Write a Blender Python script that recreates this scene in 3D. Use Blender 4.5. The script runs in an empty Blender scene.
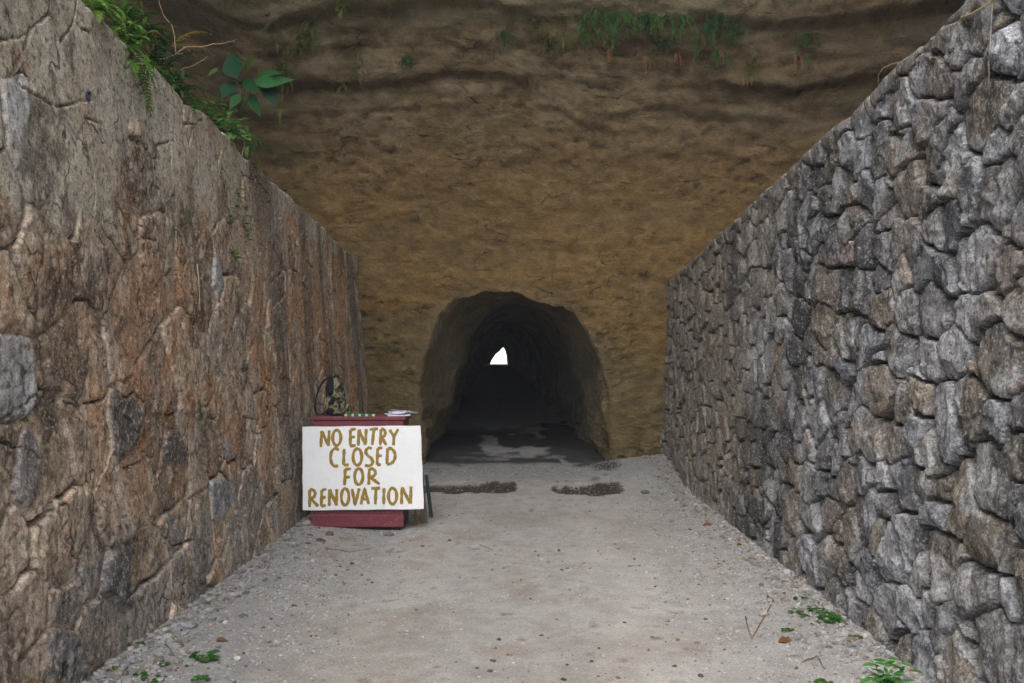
import bpy, math, random
import numpy as np
from mathutils import Vector, Matrix
from mathutils.bvhtree import BVHTree

S = bpy.context.scene
COL = S.collection
R = math.radians
random.seed(7)
rng = np.random.default_rng(11)

# ------------------------------------------------------------------ camera, sky, sun, exposure
FPX, VPX, VPY, EYE = 1000.0, 521.0, 359.0, 1.6          # lens in pixels, vanishing point of the cutting, eye height
cd = bpy.data.cameras.new('camera'); cam = bpy.data.objects.new('camera', cd); COL.objects.link(cam)
cd.sensor_width = 36.0; cd.lens = 36.0 * FPX / 1024.0
cam.location = (0, 0, EYE)
cam.rotation_euler = (math.pi/2 + math.atan((VPY-341.5)/FPX), 0, math.atan((VPX-512)/FPX))
cd.clip_start = 0.05; cd.clip_end = 5000
S.camera = cam

SUN_EL, SUN_AZ = R(54), R(200)        # azimuth clockwise from +Y: behind the camera, a little to the left
w = bpy.data.worlds.new('World'); S.world = w; w.use_nodes = True
nt = w.node_tree; nt.nodes.clear()
sky = nt.nodes.new('ShaderNodeTexSky'); sky.sky_type = 'NISHITA'; sky.sun_disc = False
sky.sun_elevation = SUN_EL; sky.sun_rotation = SUN_AZ
sky.air_density = 1.0; sky.dust_density = 4.0; sky.ozone_density = 1.0
hs = nt.nodes.new('ShaderNodeHueSaturation'); hs.inputs['Saturation'].default_value = 0.62   # thin cloud
bg = nt.nodes.new('ShaderNodeBackground'); bg.inputs['Strength'].default_value = 0.15
wo = nt.nodes.new('ShaderNodeOutputWorld')
cl = nt.nodes.new('ShaderNodeMix'); cl.data_type = 'RGBA'; cl.inputs[0].default_value = 0.5
cn = nt.nodes.new('ShaderNodeTexNoise'); cn.inputs['Scale'].default_value = 2.2; cn.inputs['Detail'].default_value = 5.0
cr_ = nt.nodes.new('ShaderNodeValToRGB'); cr_.color_ramp.elements[0].position = .3; cr_.color_ramp.elements[1].position = .7
cr_.color_ramp.elements[0].color = (.78, .86, 1, 1); cr_.color_ramp.elements[1].color = (1, 1, 1, 1)
cs_ = nt.nodes.new('ShaderNodeVectorMath'); cs_.operation = 'SCALE'; cs_.inputs['Scale'].default_value = 3.6
nt.links.new(cn.outputs['Fac'], cr_.inputs[0]); nt.links.new(cr_.outputs[0], cs_.inputs[0])
nt.links.new(sky.outputs[0], hs.inputs['Color']); nt.links.new(hs.outputs[0], cl.inputs[6]); nt.links.new(cs_.outputs[0], cl.inputs[7])
nt.links.new(cl.outputs[2], bg.inputs['Color'])
nt.links.new(bg.outputs[0], wo.inputs['Surface'])
ld = bpy.data.lights.new('sun', 'SUN'); lo = bpy.data.objects.new('sun', ld); COL.objects.link(lo)
ld.energy = 0.7; ld.angle = R(50); ld.color = (1.0, 0.95, 0.88)
sd = Vector((math.sin(SUN_AZ)*math.cos(SUN_EL), math.cos(SUN_AZ)*math.cos(SUN_EL), math.sin(SUN_EL)))
lo.rotation_euler = sd.to_track_quat('Z', 'Y').to_euler()
S.view_settings.view_transform = 'Standard'; S.view_settings.look = 'None'
S.view_settings.gamma = 1.0; S.view_settings.exposure = 2.1
S.render.engine = 'CYCLES'
S.cycles.max_bounces = 14; S.cycles.diffuse_bounces = 12
S.cycles.use_denoising = True; S.cycles.denoising_prefilter = 'NONE'

# ------------------------------------------------------------------ numpy noise
def _hash(i, j, k, seed):
    h = (i.astype(np.int64)*374761393 + j.astype(np.int64)*668265263 + k.astype(np.int64)*2147483647 + seed*1274126177) & 0xFFFFFFFF
    h = ((h ^ (h >> 13)) * 1274126177) & 0xFFFFFFFF
    h = ((h ^ (h >> 16)) * 2246822519) & 0xFFFFFFFF
    return ((h ^ (h >> 15)) & 0xFFFFFF) / float(0xFFFFFF)
def vn(x, y, z=None, seed=0):
    x = np.asarray(x, float); y = np.asarray(y, float)
    z = np.zeros_like(x) if z is None else np.asarray(z, float)
    xi, yi, zi = np.floor(x), np.floor(y), np.floor(z)
    fx, fy, fz = x-xi, y-yi, z-zi
    fx = fx*fx*fx*(fx*(fx*6-15)+10); fy = fy*fy*fy*(fy*(fy*6-15)+10); fz = fz*fz*fz*(fz*(fz*6-15)+10)
    r = 0
    for a in (0, 1):
        for b in (0, 1):
            for c in (0, 1):
                wgt = (fx if a else 1-fx)*(fy if b else 1-fy)*(fz if c else 1-fz)
                r = r + wgt*_hash(xi+a, yi+b, zi+c, seed)
    return r*2-1
def fbm(x, y, z=None, oct=4, seed=0, gain=.5):
    r = 0; a = 1.0; t = 0
    for o in range(oct):
        f = 2.03**o
        r = r + a*vn(x*f+o*7.1, y*f-o*3.7, None if z is None else z*f+o*1.3, seed+o*17); t += a; a *= gain
    return r/t*1.6
def ridged(x, y, z=None, oct=3, seed=0):
    r = 0; a = 1.0; t = 0
    for o in range(oct):
        f = 2.1**o
        r = r + a*(1-np.abs(vn(x*f+o*5.1, y*f+o*2.7, None if z is None else z*f, seed+o*13))*2); t += a; a *= .5
    return r/t
def sst(a, b, x):
    t = np.clip((x-a)/(b-a), 0, 1); return t*t*(3-2*t)
def mixc(c, d, m):
    return c*(1-m[:, None]) + np.asarray(d)*m[:, None]

# ------------------------------------------------------------------ object helpers
def new_mesh(name, V, F, mat=None, parent=None, col=None, smooth=True, tri=False):
    me = bpy.data.meshes.new(name)
    V = np.asarray(V, np.float32)
    if isinstance(F, np.ndarray):
        n, k = F.shape
        me.vertices.add(len(V)); me.vertices.foreach_set('co', V.ravel())
        me.loops.add(n*k); me.loops.foreach_set('vertex_index', F.astype(np.int32).ravel())
        me.polygons.add(n); me.polygons.foreach_set('loop_start', (np.arange(n)*k).astype(np.int32))
        me.update(calc_edges=True); me.validate()
    else:
        me.from_pydata([tuple(map(float, v)) for v in V], [], F)
    me.polygons.foreach_set('use_smooth', [smooth]*len(me.polygons))
    if col is not None:
        a = me.color_attributes.new('Col', 'FLOAT_COLOR', 'POINT')
        c = np.ones((len(V), 4), np.float32); c[:, :3] = np.clip(col, 0, 1); a.data.foreach_set('color', c.ravel())
    if mat: me.materials.append(mat)
    me.update()
    o = bpy.data.objects.new(name, me); COL.objects.link(o)
    if parent: o.parent = parent
    return o
def empty(name, loc, rz=0):
    o = bpy.data.objects.new(name, None); COL.objects.link(o); o.location = loc; o.rotation_euler = (0, 0, rz); return o
def tag(o, label=None, cat=None, group=None, kind=None):
    if label: o['label'] = label
    if cat: o['category'] = cat
    if group: o['group'] = group
    if kind: o['kind'] = kind
    return o
def grid_faces(nr, nc):
    a = (np.arange(nr-1)[:, None]*nc + np.arange(nc-1)[None, :]).ravel()
    return np.stack([a, a+1, a+nc+1, a+nc], 1)

class MB:
    def __init__(s): s.V = []; s.F = []; s.C = []; s.col = (1, 1, 1)
    def add(s, V, F, col=None):
        n = len(s.V); s.V += [tuple(v) for v in V]; s.F += [tuple(i+n for i in f) for f in F]
        s.C += [col or s.col]*len(V)
    def tube(s, pts, r0, r1=None, n=6, col=None):
        r1 = r0 if r1 is None else r1
        pts = [Vector(p) for p in pts]; V = []; F = []
        ref = Vector((0.3, 0.2, 1)).normalized()
        for i, p in enumerate(pts):
            d = (pts[min(i+1, len(pts)-1)] - pts[max(i-1, 0)]).normalized()
            a = d.cross(ref)
            if a.length < .05: a = d.cross(Vector((1, 0, 0)))
            a.normalize(); b = d.cross(a)
            r = r0 + (r1-r0)*i/max(1, len(pts)-1)
            for k in range(n):
                t = 2*math.pi*k/n; V.append(p + a*math.cos(t)*r + b*math.sin(t)*r)
        for i in range(len(pts)-1):
            for k in range(n):
                F.append((i*n+k, i*n+(k+1) % n, (i+1)*n+(k+1) % n, (i+1)*n+k))
        F.append(tuple(range(n))[::-1]); F.append(tuple((len(pts)-1)*n+k for k in range(n)))
        s.add(V, F, col)
    def box(s, lo, hi, M=None, col=None):
        V = [Vector((x, y, z)) for z in (lo[2], hi[2]) for y in (lo[1], hi[1]) for x in (lo[0], hi[0])]
        if M is not None: V = [M @ v for v in V]
        s.add(V, [(0, 2, 3, 1), (4, 5, 7, 6), (0, 1, 5, 4), (2, 6, 7, 3), (0, 4, 6, 2), (1, 3, 7, 5)], col)
    def leaf(s, base, d, up, L, W, droop=.25, fold=.25, col=None, shape=(.0, .75, 1.0, .8, .42, .0)):
        d = Vector(d).normalized(); up = Vector(up); side = d.cross(up)
        if side.length < .05: side = d.cross(Vector((1, 0, .1)))
        side.normalize(); nrm = side.cross(d).normalized()
        n = len(shape); V = []; F = []
        for i, q in enumerate(shape):
            t = i/(n-1); c = Vector(base) + d*(L*t) - nrm*(droop*L*t*t)
            wv = W*.5*q
            V += [c - side*wv + nrm*fold*wv, c, c + side*wv + nrm*fold*wv]
        for i in range(n-1):
            a = i*3; F += [(a, a+1, a+4, a+3), (a+1, a+2, a+5, a+4)]
        s.add(V, F, col)
    def frond(s, base, d, L, W, droop=.6, pairs=16, col=(.06, .14, .02), jit=.12, tip=None, rs=random, lw=.34):
        """one pinnate fern frond: an arching rachis with paired tapering leaflets"""
        p = Vector(base); d = Vector(d).normalized(); step = L/pairs; pts = [p.copy()]; dirs = [d.copy()]
        for i in range(pairs):
            d = (d + Vector((0, 0, -1))*droop/pairs*(.6+1.2*i/pairs)).normalized()
            p = p + d*step; pts.append(p.copy()); dirs.append(d.copy())
        stem = tuple(c*.8 for c in col)
        s.tube(pts, .0022+L*.002, .0008, 4, stem)
        for i in range(2, pairs+1):
            t = i/pairs; q = (1-t)**.7*min(1, (t+.05)*3.2)
            dd = dirs[i]; side = dd.cross(Vector((0, 0, 1)))
            if side.length < .12: side = dd.cross(Vector((.3, 1, 0)))
            side.normalize(); nrm = side.cross(dd).normalized()
            for sg in (-1, 1):
                ln = W*.5*q*(1+rs.uniform(-jit, jit))+.004
                v = (side*sg + dd*.45 + nrm*rs.uniform(-.15, .2)).normalized()
                k = 1+rs.uniform(-.25, .25)
                cc = col if tip is None else tuple(a*(1-t)+b*t for a, b in zip(col, tip))
                s.leaf(pts[i], v, nrm, ln, step*2*lw, .2, .2, tuple(c*k for c in cc), (.6, 1.0, .85, .55, .05))
        s.leaf(pts[-1], dirs[-1], Vector((0, .3, 1)), step*1.4, step*.8, .2, .1, col)
    def build(s, name, mat, parent=None, smooth=True):
        return new_mesh(name, np.array(s.V), s.F, mat, parent, np.array(s.C), smooth)

# ------------------------------------------------------------------ materials
def mat_new(name, rough=.9, spec=.3):
    m = bpy.data.materials.new(name); m.use_nodes = True; t = m.node_tree
    b = t.nodes['Principled BSDF']; b.inputs['Roughness'].default_value = rough
    b.inputs['Specular IOR Level'].default_value = spec
    return m, t, b
def N(t, typ, **k):
    n = t.nodes.new(typ)
    for a, v in k.items():
        if a in n.inputs.keys(): n.inputs[a].default_value = v
        else: setattr(n, a, v)
    return n
def rough_mat(name, attr=True, colour=(.5, .5, .5), scales=(18, 70), amount=(.5, .35), bump=((25, .012), (110, .004)), rough=.92, spec=.25, speck=None, stretch=(1, 1, 1), dark_speck=None, cracks=()):
    """earth, stone or paint: base colour (attribute or plain) broken up by noise at several scales, with matching relief"""
    m, t, b = mat_new(name, rough, spec); L = t.links.new
    tc = N(t, 'ShaderNodeTexCoord'); mp = N(t, 'ShaderNodeMapping'); mp.inputs['Scale'].default_value = stretch
    L(tc.outputs['Object'], mp.inputs['Vector'])
    if attr:
        a = N(t, 'ShaderNodeAttribute', attribute_name='Col'); cur = a.outputs['Color']
    else:
        a = N(t, 'ShaderNodeRGB'); a.outputs[0].default_value = (*colour, 1); cur = a.outputs[0]
    for sc, am in zip(scales, amount):
        n = N(t, 'ShaderNodeTexNoise', Scale=sc, Detail=5.0, Roughness=.62); L(mp.outputs[0], n.inputs['Vector'])
        mr = N(t, 'ShaderNodeMapRange'); mr.inputs['From Min'].default_value = .3; mr.inputs['From Max'].default_value = .7
        mr.inputs['To Min'].default_value = 1-am; mr.inputs['To Max'].default_value = 1+am
        L(n.outputs['Fac'], mr.inputs['Value'])
        mx = N(t, 'ShaderNodeVectorMath', operation='SCALE'); L(cur, mx.inputs[0]); L(mr.outputs[0], mx.inputs['Scale']); cur = mx.outputs[0]
    for spk in (speck, dark_speck):
        if not spk: continue
        sc, lo_, hi_, c, st = spk
        n = N(t, 'ShaderNodeTexNoise', Scale=sc, Detail=3.0, Roughness=.6); L(mp.outputs[0], n.inputs['Vector'])
        mr = N(t, 'ShaderNodeMapRange'); mr.inputs['From Min'].default_value = lo_; mr.inputs['From Max'].default_value = hi_; mr.inputs['To Max'].default_value = st
        L(n.outputs['Fac'], mr.inputs['Value'])
        mx = N(t, 'ShaderNodeMix', data_type='RGBA'); L(mr.outputs[0], mx.inputs[0]); L(cur, mx.inputs[6]); mx.inputs[7].default_value = (*c, 1); cur = mx.outputs[2]
    prev = None
    for (sc, wd, str_, lo_, depth) in cracks:            # thin branching cracks: narrow contour bands of a stretched noise
        m2 = N(t, 'ShaderNodeMapping'); m2.inputs['Scale'].default_value = str_; m2.inputs['Location'].default_value = (sc, 2.1*sc, .7); L(tc.outputs['Object'], m2.inputs['Vector'])
        n = N(t, 'ShaderNodeTexNoise', Scale=sc, Detail=4.0, Roughness=.5); L(m2.outputs[0], n.inputs['Vector'])
        s1 = N(t, 'ShaderNodeMath', operation='SUBTRACT'); L(n.outputs['Fac'], s1.inputs[0]); s1.inputs[1].default_value = .5
        ab = N(t, 'ShaderNodeMath', operation='ABSOLUTE'); L(s1.outputs[0], ab.inputs[0])
        mr = N(t, 'ShaderNodeMapRange'); mr.inputs['From Min'].default_value = wd; mr.inputs['From Max'].default_value = wd*.3; L(ab.outputs[0], mr.inputs['Value'])
        nm = N(t, 'ShaderNodeTexNoise', Scale=sc*1.7, Detail=3.0); L(tc.outputs['Object'], nm.inputs['Vector'])
        mm = N(t, 'ShaderNodeMapRange'); mm.inputs['From Min'].default_value = lo_; mm.inputs['From Max'].default_value = lo_+.07; L(nm.outputs['Fac'], mm.inputs['Value'])
        pr = N(t, 'ShaderNodeMath', operation='MULTIPLY'); L(mr.outputs[0], pr.inputs[0]); L(mm.outputs[0], pr.inputs[1])
        mx = N(t, 'ShaderNodeMix', data_type='RGBA'); sc_ = N(t, 'ShaderNodeMath', operation='MULTIPLY'); L(pr.outputs[0], sc_.inputs[0]); sc_.inputs[1].default_value = .7
        L(sc_.outputs[0], mx.inputs[0]); L(cur, mx.inputs[6]); mx.inputs[7].default_value = (.025, .019, .013, 1); cur = mx.outputs[2]
        bp = N(t, 'ShaderNodeBump', Strength=1.0, Distance=depth); bp.invert = True; L(pr.outputs[0], bp.inputs['Height'])
        if prev: L(prev.outputs[0], bp.inputs['Normal'])
        prev = bp
    L(cur, b.inputs['Base Color'])
    for sc, dist in bump:
        n = N(t, 'ShaderNodeTexNoise', Scale=sc, Detail=6.0, Roughness=.65); L(mp.outputs[0], n.inputs['Vector'])
        bp = N(t, 'ShaderNodeBump', Strength=1.0, Distance=dist); L(n.outputs['Fac'], bp.inputs['Height'])
        if prev: L(prev.outputs[0], bp.inputs['Normal'])
        prev = bp
    if prev: L(prev.outputs[0], b.inputs['Normal'])
    return m
def leaf_mat(name):
    m, t, b = mat_new(name, .6, .2); L = t.links.new
    a = N(t, 'ShaderNodeAttribute', attribute_name='Col')
    n = N(t, 'ShaderNodeTexNoise', Scale=60.0, Detail=3.0); tc = N(t, 'ShaderNodeTexCoord'); L(tc.outputs['Object'], n.inputs['Vector'])
    mr = N(t, 'ShaderNodeMapRange'); mr.inputs['To Min'].default_value = .6; mr.inputs['To Max'].default_value = 1.4; L(n.outputs['Fac'], mr.inputs['Value'])
    mx = N(t, 'ShaderNodeVectorMath', operation='SCALE'); L(a.outputs['Color'], mx.inputs[0]); L(mr.outputs[0], mx.inputs['Scale'])
    L(mx.outputs[0], b.inputs['Base Color'])
    tr = N(t, 'ShaderNodeBsdfTranslucent'); L(mx.outputs[0], tr.inputs['Color'])
    ms = N(t, 'ShaderNodeMixShader'); ms.inputs[0].default_value = .35
    L(b.outputs[0], ms.inputs[1]); L(tr.outputs[0], ms.inputs[2]); L(ms.outputs[0], t.nodes['Material Output'].inputs['Surface'])
    return m
M_LEFT = rough_mat('old_mortared_stone', scales=(14, 60, 190), amount=(.32, .5, .5), bump=((45, .002), (120, .0035), (260, .003)), speck=(48, .54, .62, (.66, .53, .40), .55), dark_speck=(30, .555, .63, (.05, .042, .035), .7), cracks=((2.2, .007, (1, 1, .8), .52, .01),))
M_RIGHT = rough_mat('rubble_stone', scales=(20, 75, 210), amount=(.35, .5, .45), bump=((40, .007), (110, .007), (260, .003)), speck=(60, .54, .62, (.46, .48, .51), .5), dark_speck=(40, .54, .62, (.045, .046, .05), .65))
M_ROCK = rough_mat('tuff_rock', scales=(5, 30, 110), amount=(.16, .26, .3), bump=((12, .03), (40, .022), (120, .010)), speck=(34, .68, .74, (.30, .25, .17), .5), dark_speck=(22, .69, .74, (.02, .015, .01), .85), stretch=(.8, .8, 1.7), cracks=((.55, .0040, (1, .3, 3.4), .47, .04), (1.2, .004, (1, .3, 3.0), .56, .03)))
M_TUNNEL = rough_mat('tunnel_rock', scales=(4, 22, 90), amount=(.25, .3, .25), bump=((8, .06), (30, .025), (90, .01)))
M_GROUND = rough_mat('gravel_path', scales=(6, 60, 260), amount=(.1, .2, .3), bump=((40, .008), (170, .006)), rough=.95, spec=.2, speck=(230, .64, .72, (.46, .46, .46), .3), dark_speck=(170, .66, .74, (.1, .09, .08), .6))
M_PEBBLE = rough_mat('pebbles', scales=(120,), amount=(.3,), bump=((200, .002),))
M_EARTH = rough_mat('bank_earth', attr=False, colour=(.07, .055, .04), scales=(8, 40), amount=(.3, .4), bump=((10, .06), (50, .02)))
M_LEAF = leaf_mat('leaf')
M_TWIG = rough_mat('dry_stem', scales=(40,), amount=(.3,), bump=((80, .002),))
M_RED = rough_mat('maroon_paint', attr=False, colour=(.15, .03, .042), scales=(6, 40), amount=(.15, .12), bump=((30, .002),), rough=.5, spec=.4, speck=(45, .60, .70, (.30, .17, .15), .45), dark_speck=(14, .60, .72, (.07, .03, .03), .5))
M_WHITE = rough_mat('white_board_paint', attr=False, colour=(.84, .86, .88), scales=(3, 30), amount=(.03, .03), bump=((60, .001),), rough=.5, dark_speck=(9, .62, .8, (.55, .52, .45), .4))
M_GOLD = rough_mat('ochre_lettering', attr=False, colour=(.30, .20, .045), scales=(25, 90), amount=(.25, .15), bump=((90, .0006),), rough=.55)
M_OBJ = rough_mat('small_things', scales=(60,), amount=(.15,), bump=((90, .001),), rough=.6)
M_WOOD = rough_mat('weathered_wood', scales=(12, 50), amount=(.3, .3), bump=((30, .003),), stretch=(4, 4, .4))
M_PIPE = rough_mat('drain_plastic', attr=False, colour=(.03, .045, .075), scales=(40,), amount=(.1,), bump=(), rough=.45)

# ------------------------------------------------------------------ ground profile
def floor_rise(y): return np.clip((y-14.2)/90.8, 0, 1)*.95
def ground_z(x, y):
    x = np.asarray(x, float); y = np.asarray(y, float)
    z = .10*sst(11.3, 13.9, y+.35*fbm(x*1.3, x*0, oct=3, seed=9)) + floor_rise(y)
    inside = 1-sst(13.6, 15, y)
    z = z + inside*(.05*sst(-1.25, -2.1, x) + .05*sst(1.05, 1.95, x))
    z = z + inside*.13*sst(12.0, 14.0, y)*sst(.7, 1.5, x)
    z = z + .012*fbm(x*1.3, y*1.1, oct=4, seed=3) + .004*fbm(x*7, y*7, oct=3, seed=5)
    tr = trench(x, y); z = z - .022*tr + .03*sst(.25,.6,np.abs(y-12.75)*0+sst(12.5,12.7,y)*sst(13.2,12.8,y))*0
    return z
def trench(x, y):
    c = 12.15 + .12*fbm(x*1.4, y*0, oct=3, seed=8)
    wdt = .34 + .10*fbm(x*2, x*0, oct=3, seed=4) + .12*fbm(x*5, y*5, oct=3, seed=6)
    a = (1-sst(.5, 1.0, np.abs(y-c)/wdt))
    gap = sst(-.02, -.14, x) + sst(.34, .46, x)*(1-sst(1.05, 1.3, x))
    return a*np.clip(gap, 0, 1)*sst(-2.0, -1.8, x)

# ------------------------------------------------------------------ the big ground sheet
V = [(-300, -300, -.12), (300, -300, -.12), (300, 300, -.12), (-300, 300, -.12)]
g = new_mesh('ground', V, np.array([[0, 1, 2, 3]]), rough_mat('far_ground', attr=False, colour=(.30, .28, .24), scales=(.3, 4), amount=(.3, .3)))
tag(g, kind='structure')

# ------------------------------------------------------------------ path
ys = [-4.0]
while ys[-1] < 3: ys.append(ys[-1]+.08)
while ys[-1] < 16: ys.append(ys[-1]+max(.012, ys[-1]**2*1.5/1600*.9))
while ys[-1] < 140: ys.append(ys[-1]*1.012)
ys = np.array(ys)
xs = np.linspace(-2.45, 2.35, 330)
Xg, Yg = np.meshgrid(xs, ys); x = Xg.ravel(); y = Yg.ravel()
sh = -2.35*np.clip((y-14.2)/90.8, 0, 3)           # the tunnel drifts to the left
xw = x + sh
z = ground_z(x, y)
nA = fbm(x*.9, y*.7, oct=4, seed=21); nB = fbm(x*2.5, y*2.2, oct=4, seed=22); nC = fbm(x*9, y*9, oct=3, seed=23)
c = np.tile(np.array([.375, .366, .356]), (len(x), 1))
c = mixc(c, (.25, .22, .185), sst(.15, .8, nA)*.34)                       # damp brown earth
edge = np.clip(sst(-.9, -1.9, x+.25*nB) + sst(.9, 1.8, x+.25*nB), 0, 1)
c = mixc(c, (.315, .315, .32), edge*.8)                                    # blue-grey chippings along the walls
c = mixc(c, (.23, .18, .135), sst(.45, .9, nB)*.35)
c = mixc(c, (.2, .13, .09), sst(.9, .2, np.hypot((x+1.25)/.7, (y-8.95)/.35))*sst(-.4, .4, nB)*.8)
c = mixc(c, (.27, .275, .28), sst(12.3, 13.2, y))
tr = trench(x, y); c = mixc(c, (.040, .031, .022), sst(.12, .45, tr+.25*nC)*.95)
en = .35*nB + .3*nA
wet = sst(14.35, 14.6, y+.5*en)*sst(15.9, 15.4, y+1.6*en)*sst(-.35, -.1, fbm(x*1.3, y*.8, oct=3, seed=31))
wet = np.maximum(wet, sst(1.1, .85, np.hypot((x+1.15)/.62, (y-17)/2.9)+.9*en)); wet = np.maximum(wet, sst(1.1, .85, np.hypot((x-1.0)/.55, (y-18)/4.2)+.9*en))
wet = np.maximum(wet, sst(.1, .3, fbm(x*1.2, y*.5, oct=4, seed=33))*sst(15, 16, y)*sst(24, 19, y))
c = mixc(c, (.035, .034, .034), wet*.93)
c = mixc(c, (.36, .355, .35), sst(14.3, 15.5, y)*.9*(1-wet)); c = mixc(c, (.60, .59, .58), sst(17, 21, y)*.95*(1-wet))  # floor paler deep inside, its colour making up for missing light
trk = np.exp(-((x+.78+.15*nA)/.22)**2) + np.exp(-((x-.72+.15*nA)/.22)**2)
c = c*(1+.12*nC+.10*trk*sst(14, 12, y)-.05)[:, None]
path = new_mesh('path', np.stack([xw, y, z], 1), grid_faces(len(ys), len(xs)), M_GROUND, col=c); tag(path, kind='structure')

# ------------------------------------------------------------------ stone pattern (power diagram of jittered seeds)
def stones(u, v, su, sv, seed, jitter=.46, wt=.35, warp=.03):
    """u, v in metres; returns stone id, distance to the joint, offset from the stone's centre, and a random table"""
    u = u + warp*fbm(u*5, v*5, oct=3, seed=seed+91); v = v + warp*fbm(u*5+9, v*5, oct=3, seed=seed+92)
    gi = np.floor(u/su); gj = np.floor(v/sv)
    cand = []
    for a in (-2, -1, 0, 1, 2):
        for b in (-2, -1, 0, 1, 2):
            i = gi+a; j = gj+b; zz = np.zeros_like(i)
            sx = (i+.5+(_hash(i, j, zz, seed)-.5)*2*jitter + .5*np.mod(j, 2))*su
            sy = (j+.5+(_hash(i, j, zz, seed+1)-.5)*2*jitter)*sv
            wg = _hash(i, j, zz, seed+2)*wt*su*sv
            F = (u-sx)**2*(sv/su) + (v-sy)**2*(su/sv) - wg
            cand.append((F, sx, sy, i, j))
    Fs = np.stack([q[0] for q in cand]); k = np.argmin(Fs, 0); ar = np.arange(len(u))
    SX = np.stack([q[1] for q in cand]); SY = np.stack([q[2] for q in cand])
    f1 = Fs[k, ar]; sx = SX[k, ar]; sy = SY[k, ar]
    ii = np.stack([q[3] for q in cand])[k, ar]; jj = np.stack([q[4] for q in cand])[k, ar]
    dd = np.sqrt(((SX-sx)*np.sqrt(sv/su))**2 + ((SY-sy)*np.sqrt(su/sv))**2)
    e = np.where(dd > 1e-6, (Fs-f1)/(2*np.maximum(dd, 1e-6)), 9e9).min(0)
    def rnd(n): return _hash(ii, jj, np.full_like(ii, n), seed+40)
    return e, u-sx, v-sy, rnd, sx, sy

# ------------------------------------------------------------------ the two retaining walls
def wall_cols(y0, y1, yend):
    q = [y0]
    while q[-1] < 3.2: q.append(q[-1]+.045)
    while q[-1] < yend: q.append(q[-1]+max(.0085, q[-1]*.0015))
    q[-1] = yend
    return np.array(q)
def wall(name, side, x0, batter, ztop, yend, relief, mat):
    yc = wall_cols(-3.0, 0, yend); nr = 380
    tt = np.concatenate([np.linspace(0, 1, nr)])
    Y, T = np.meshgrid(yc, tt)
    top = ztop(Y) + (.03 if side < 0 else .014)*fbm(Y*1.7, Y*0+side, oct=5, seed=61, gain=.6) + (.02 if side < 0 else .01)*np.floor(2.2*fbm(Y*2.6+3, Y*0+side*3, oct=2, seed=63))*.5
    Z = -.12 + T*(top+.12)
    y = Y.ravel(); z = Z.ravel()
    h, c = relief(y, z, top.ravel())
    x = side*(x0 + batter*z)
    x = x - side*h
    P = np.stack([x, y, z + h*batter], 1)
    nc = len(yc)
    rows = [P]; cols = [c]
    last = P[-nc:].copy(); lc = c[-nc:].copy()
    for k, (dx, dz) in enumerate(((.012, .012), (.05, .022), (.12, .025), (.22, .02), (.34, .0), (.42, -.08), (.44, -.5))):
        q = last.copy(); q[:, 0] += side*dx; q[:, 2] += dz + .018*fbm(q[:, 0]*7, q[:, 1]*7, oct=3, seed=66)*(k > 0)
        rows.append(q); cols.append(lc*(1 if k < 2 else .9))
    P = np.concatenate(rows); C = np.concatenate(cols)
    F = grid_faces(nr+7, nc)
    if side > 0: F = F[:, ::-1]
    return new_mesh(name, P, F, mat, col=C), P, F

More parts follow.
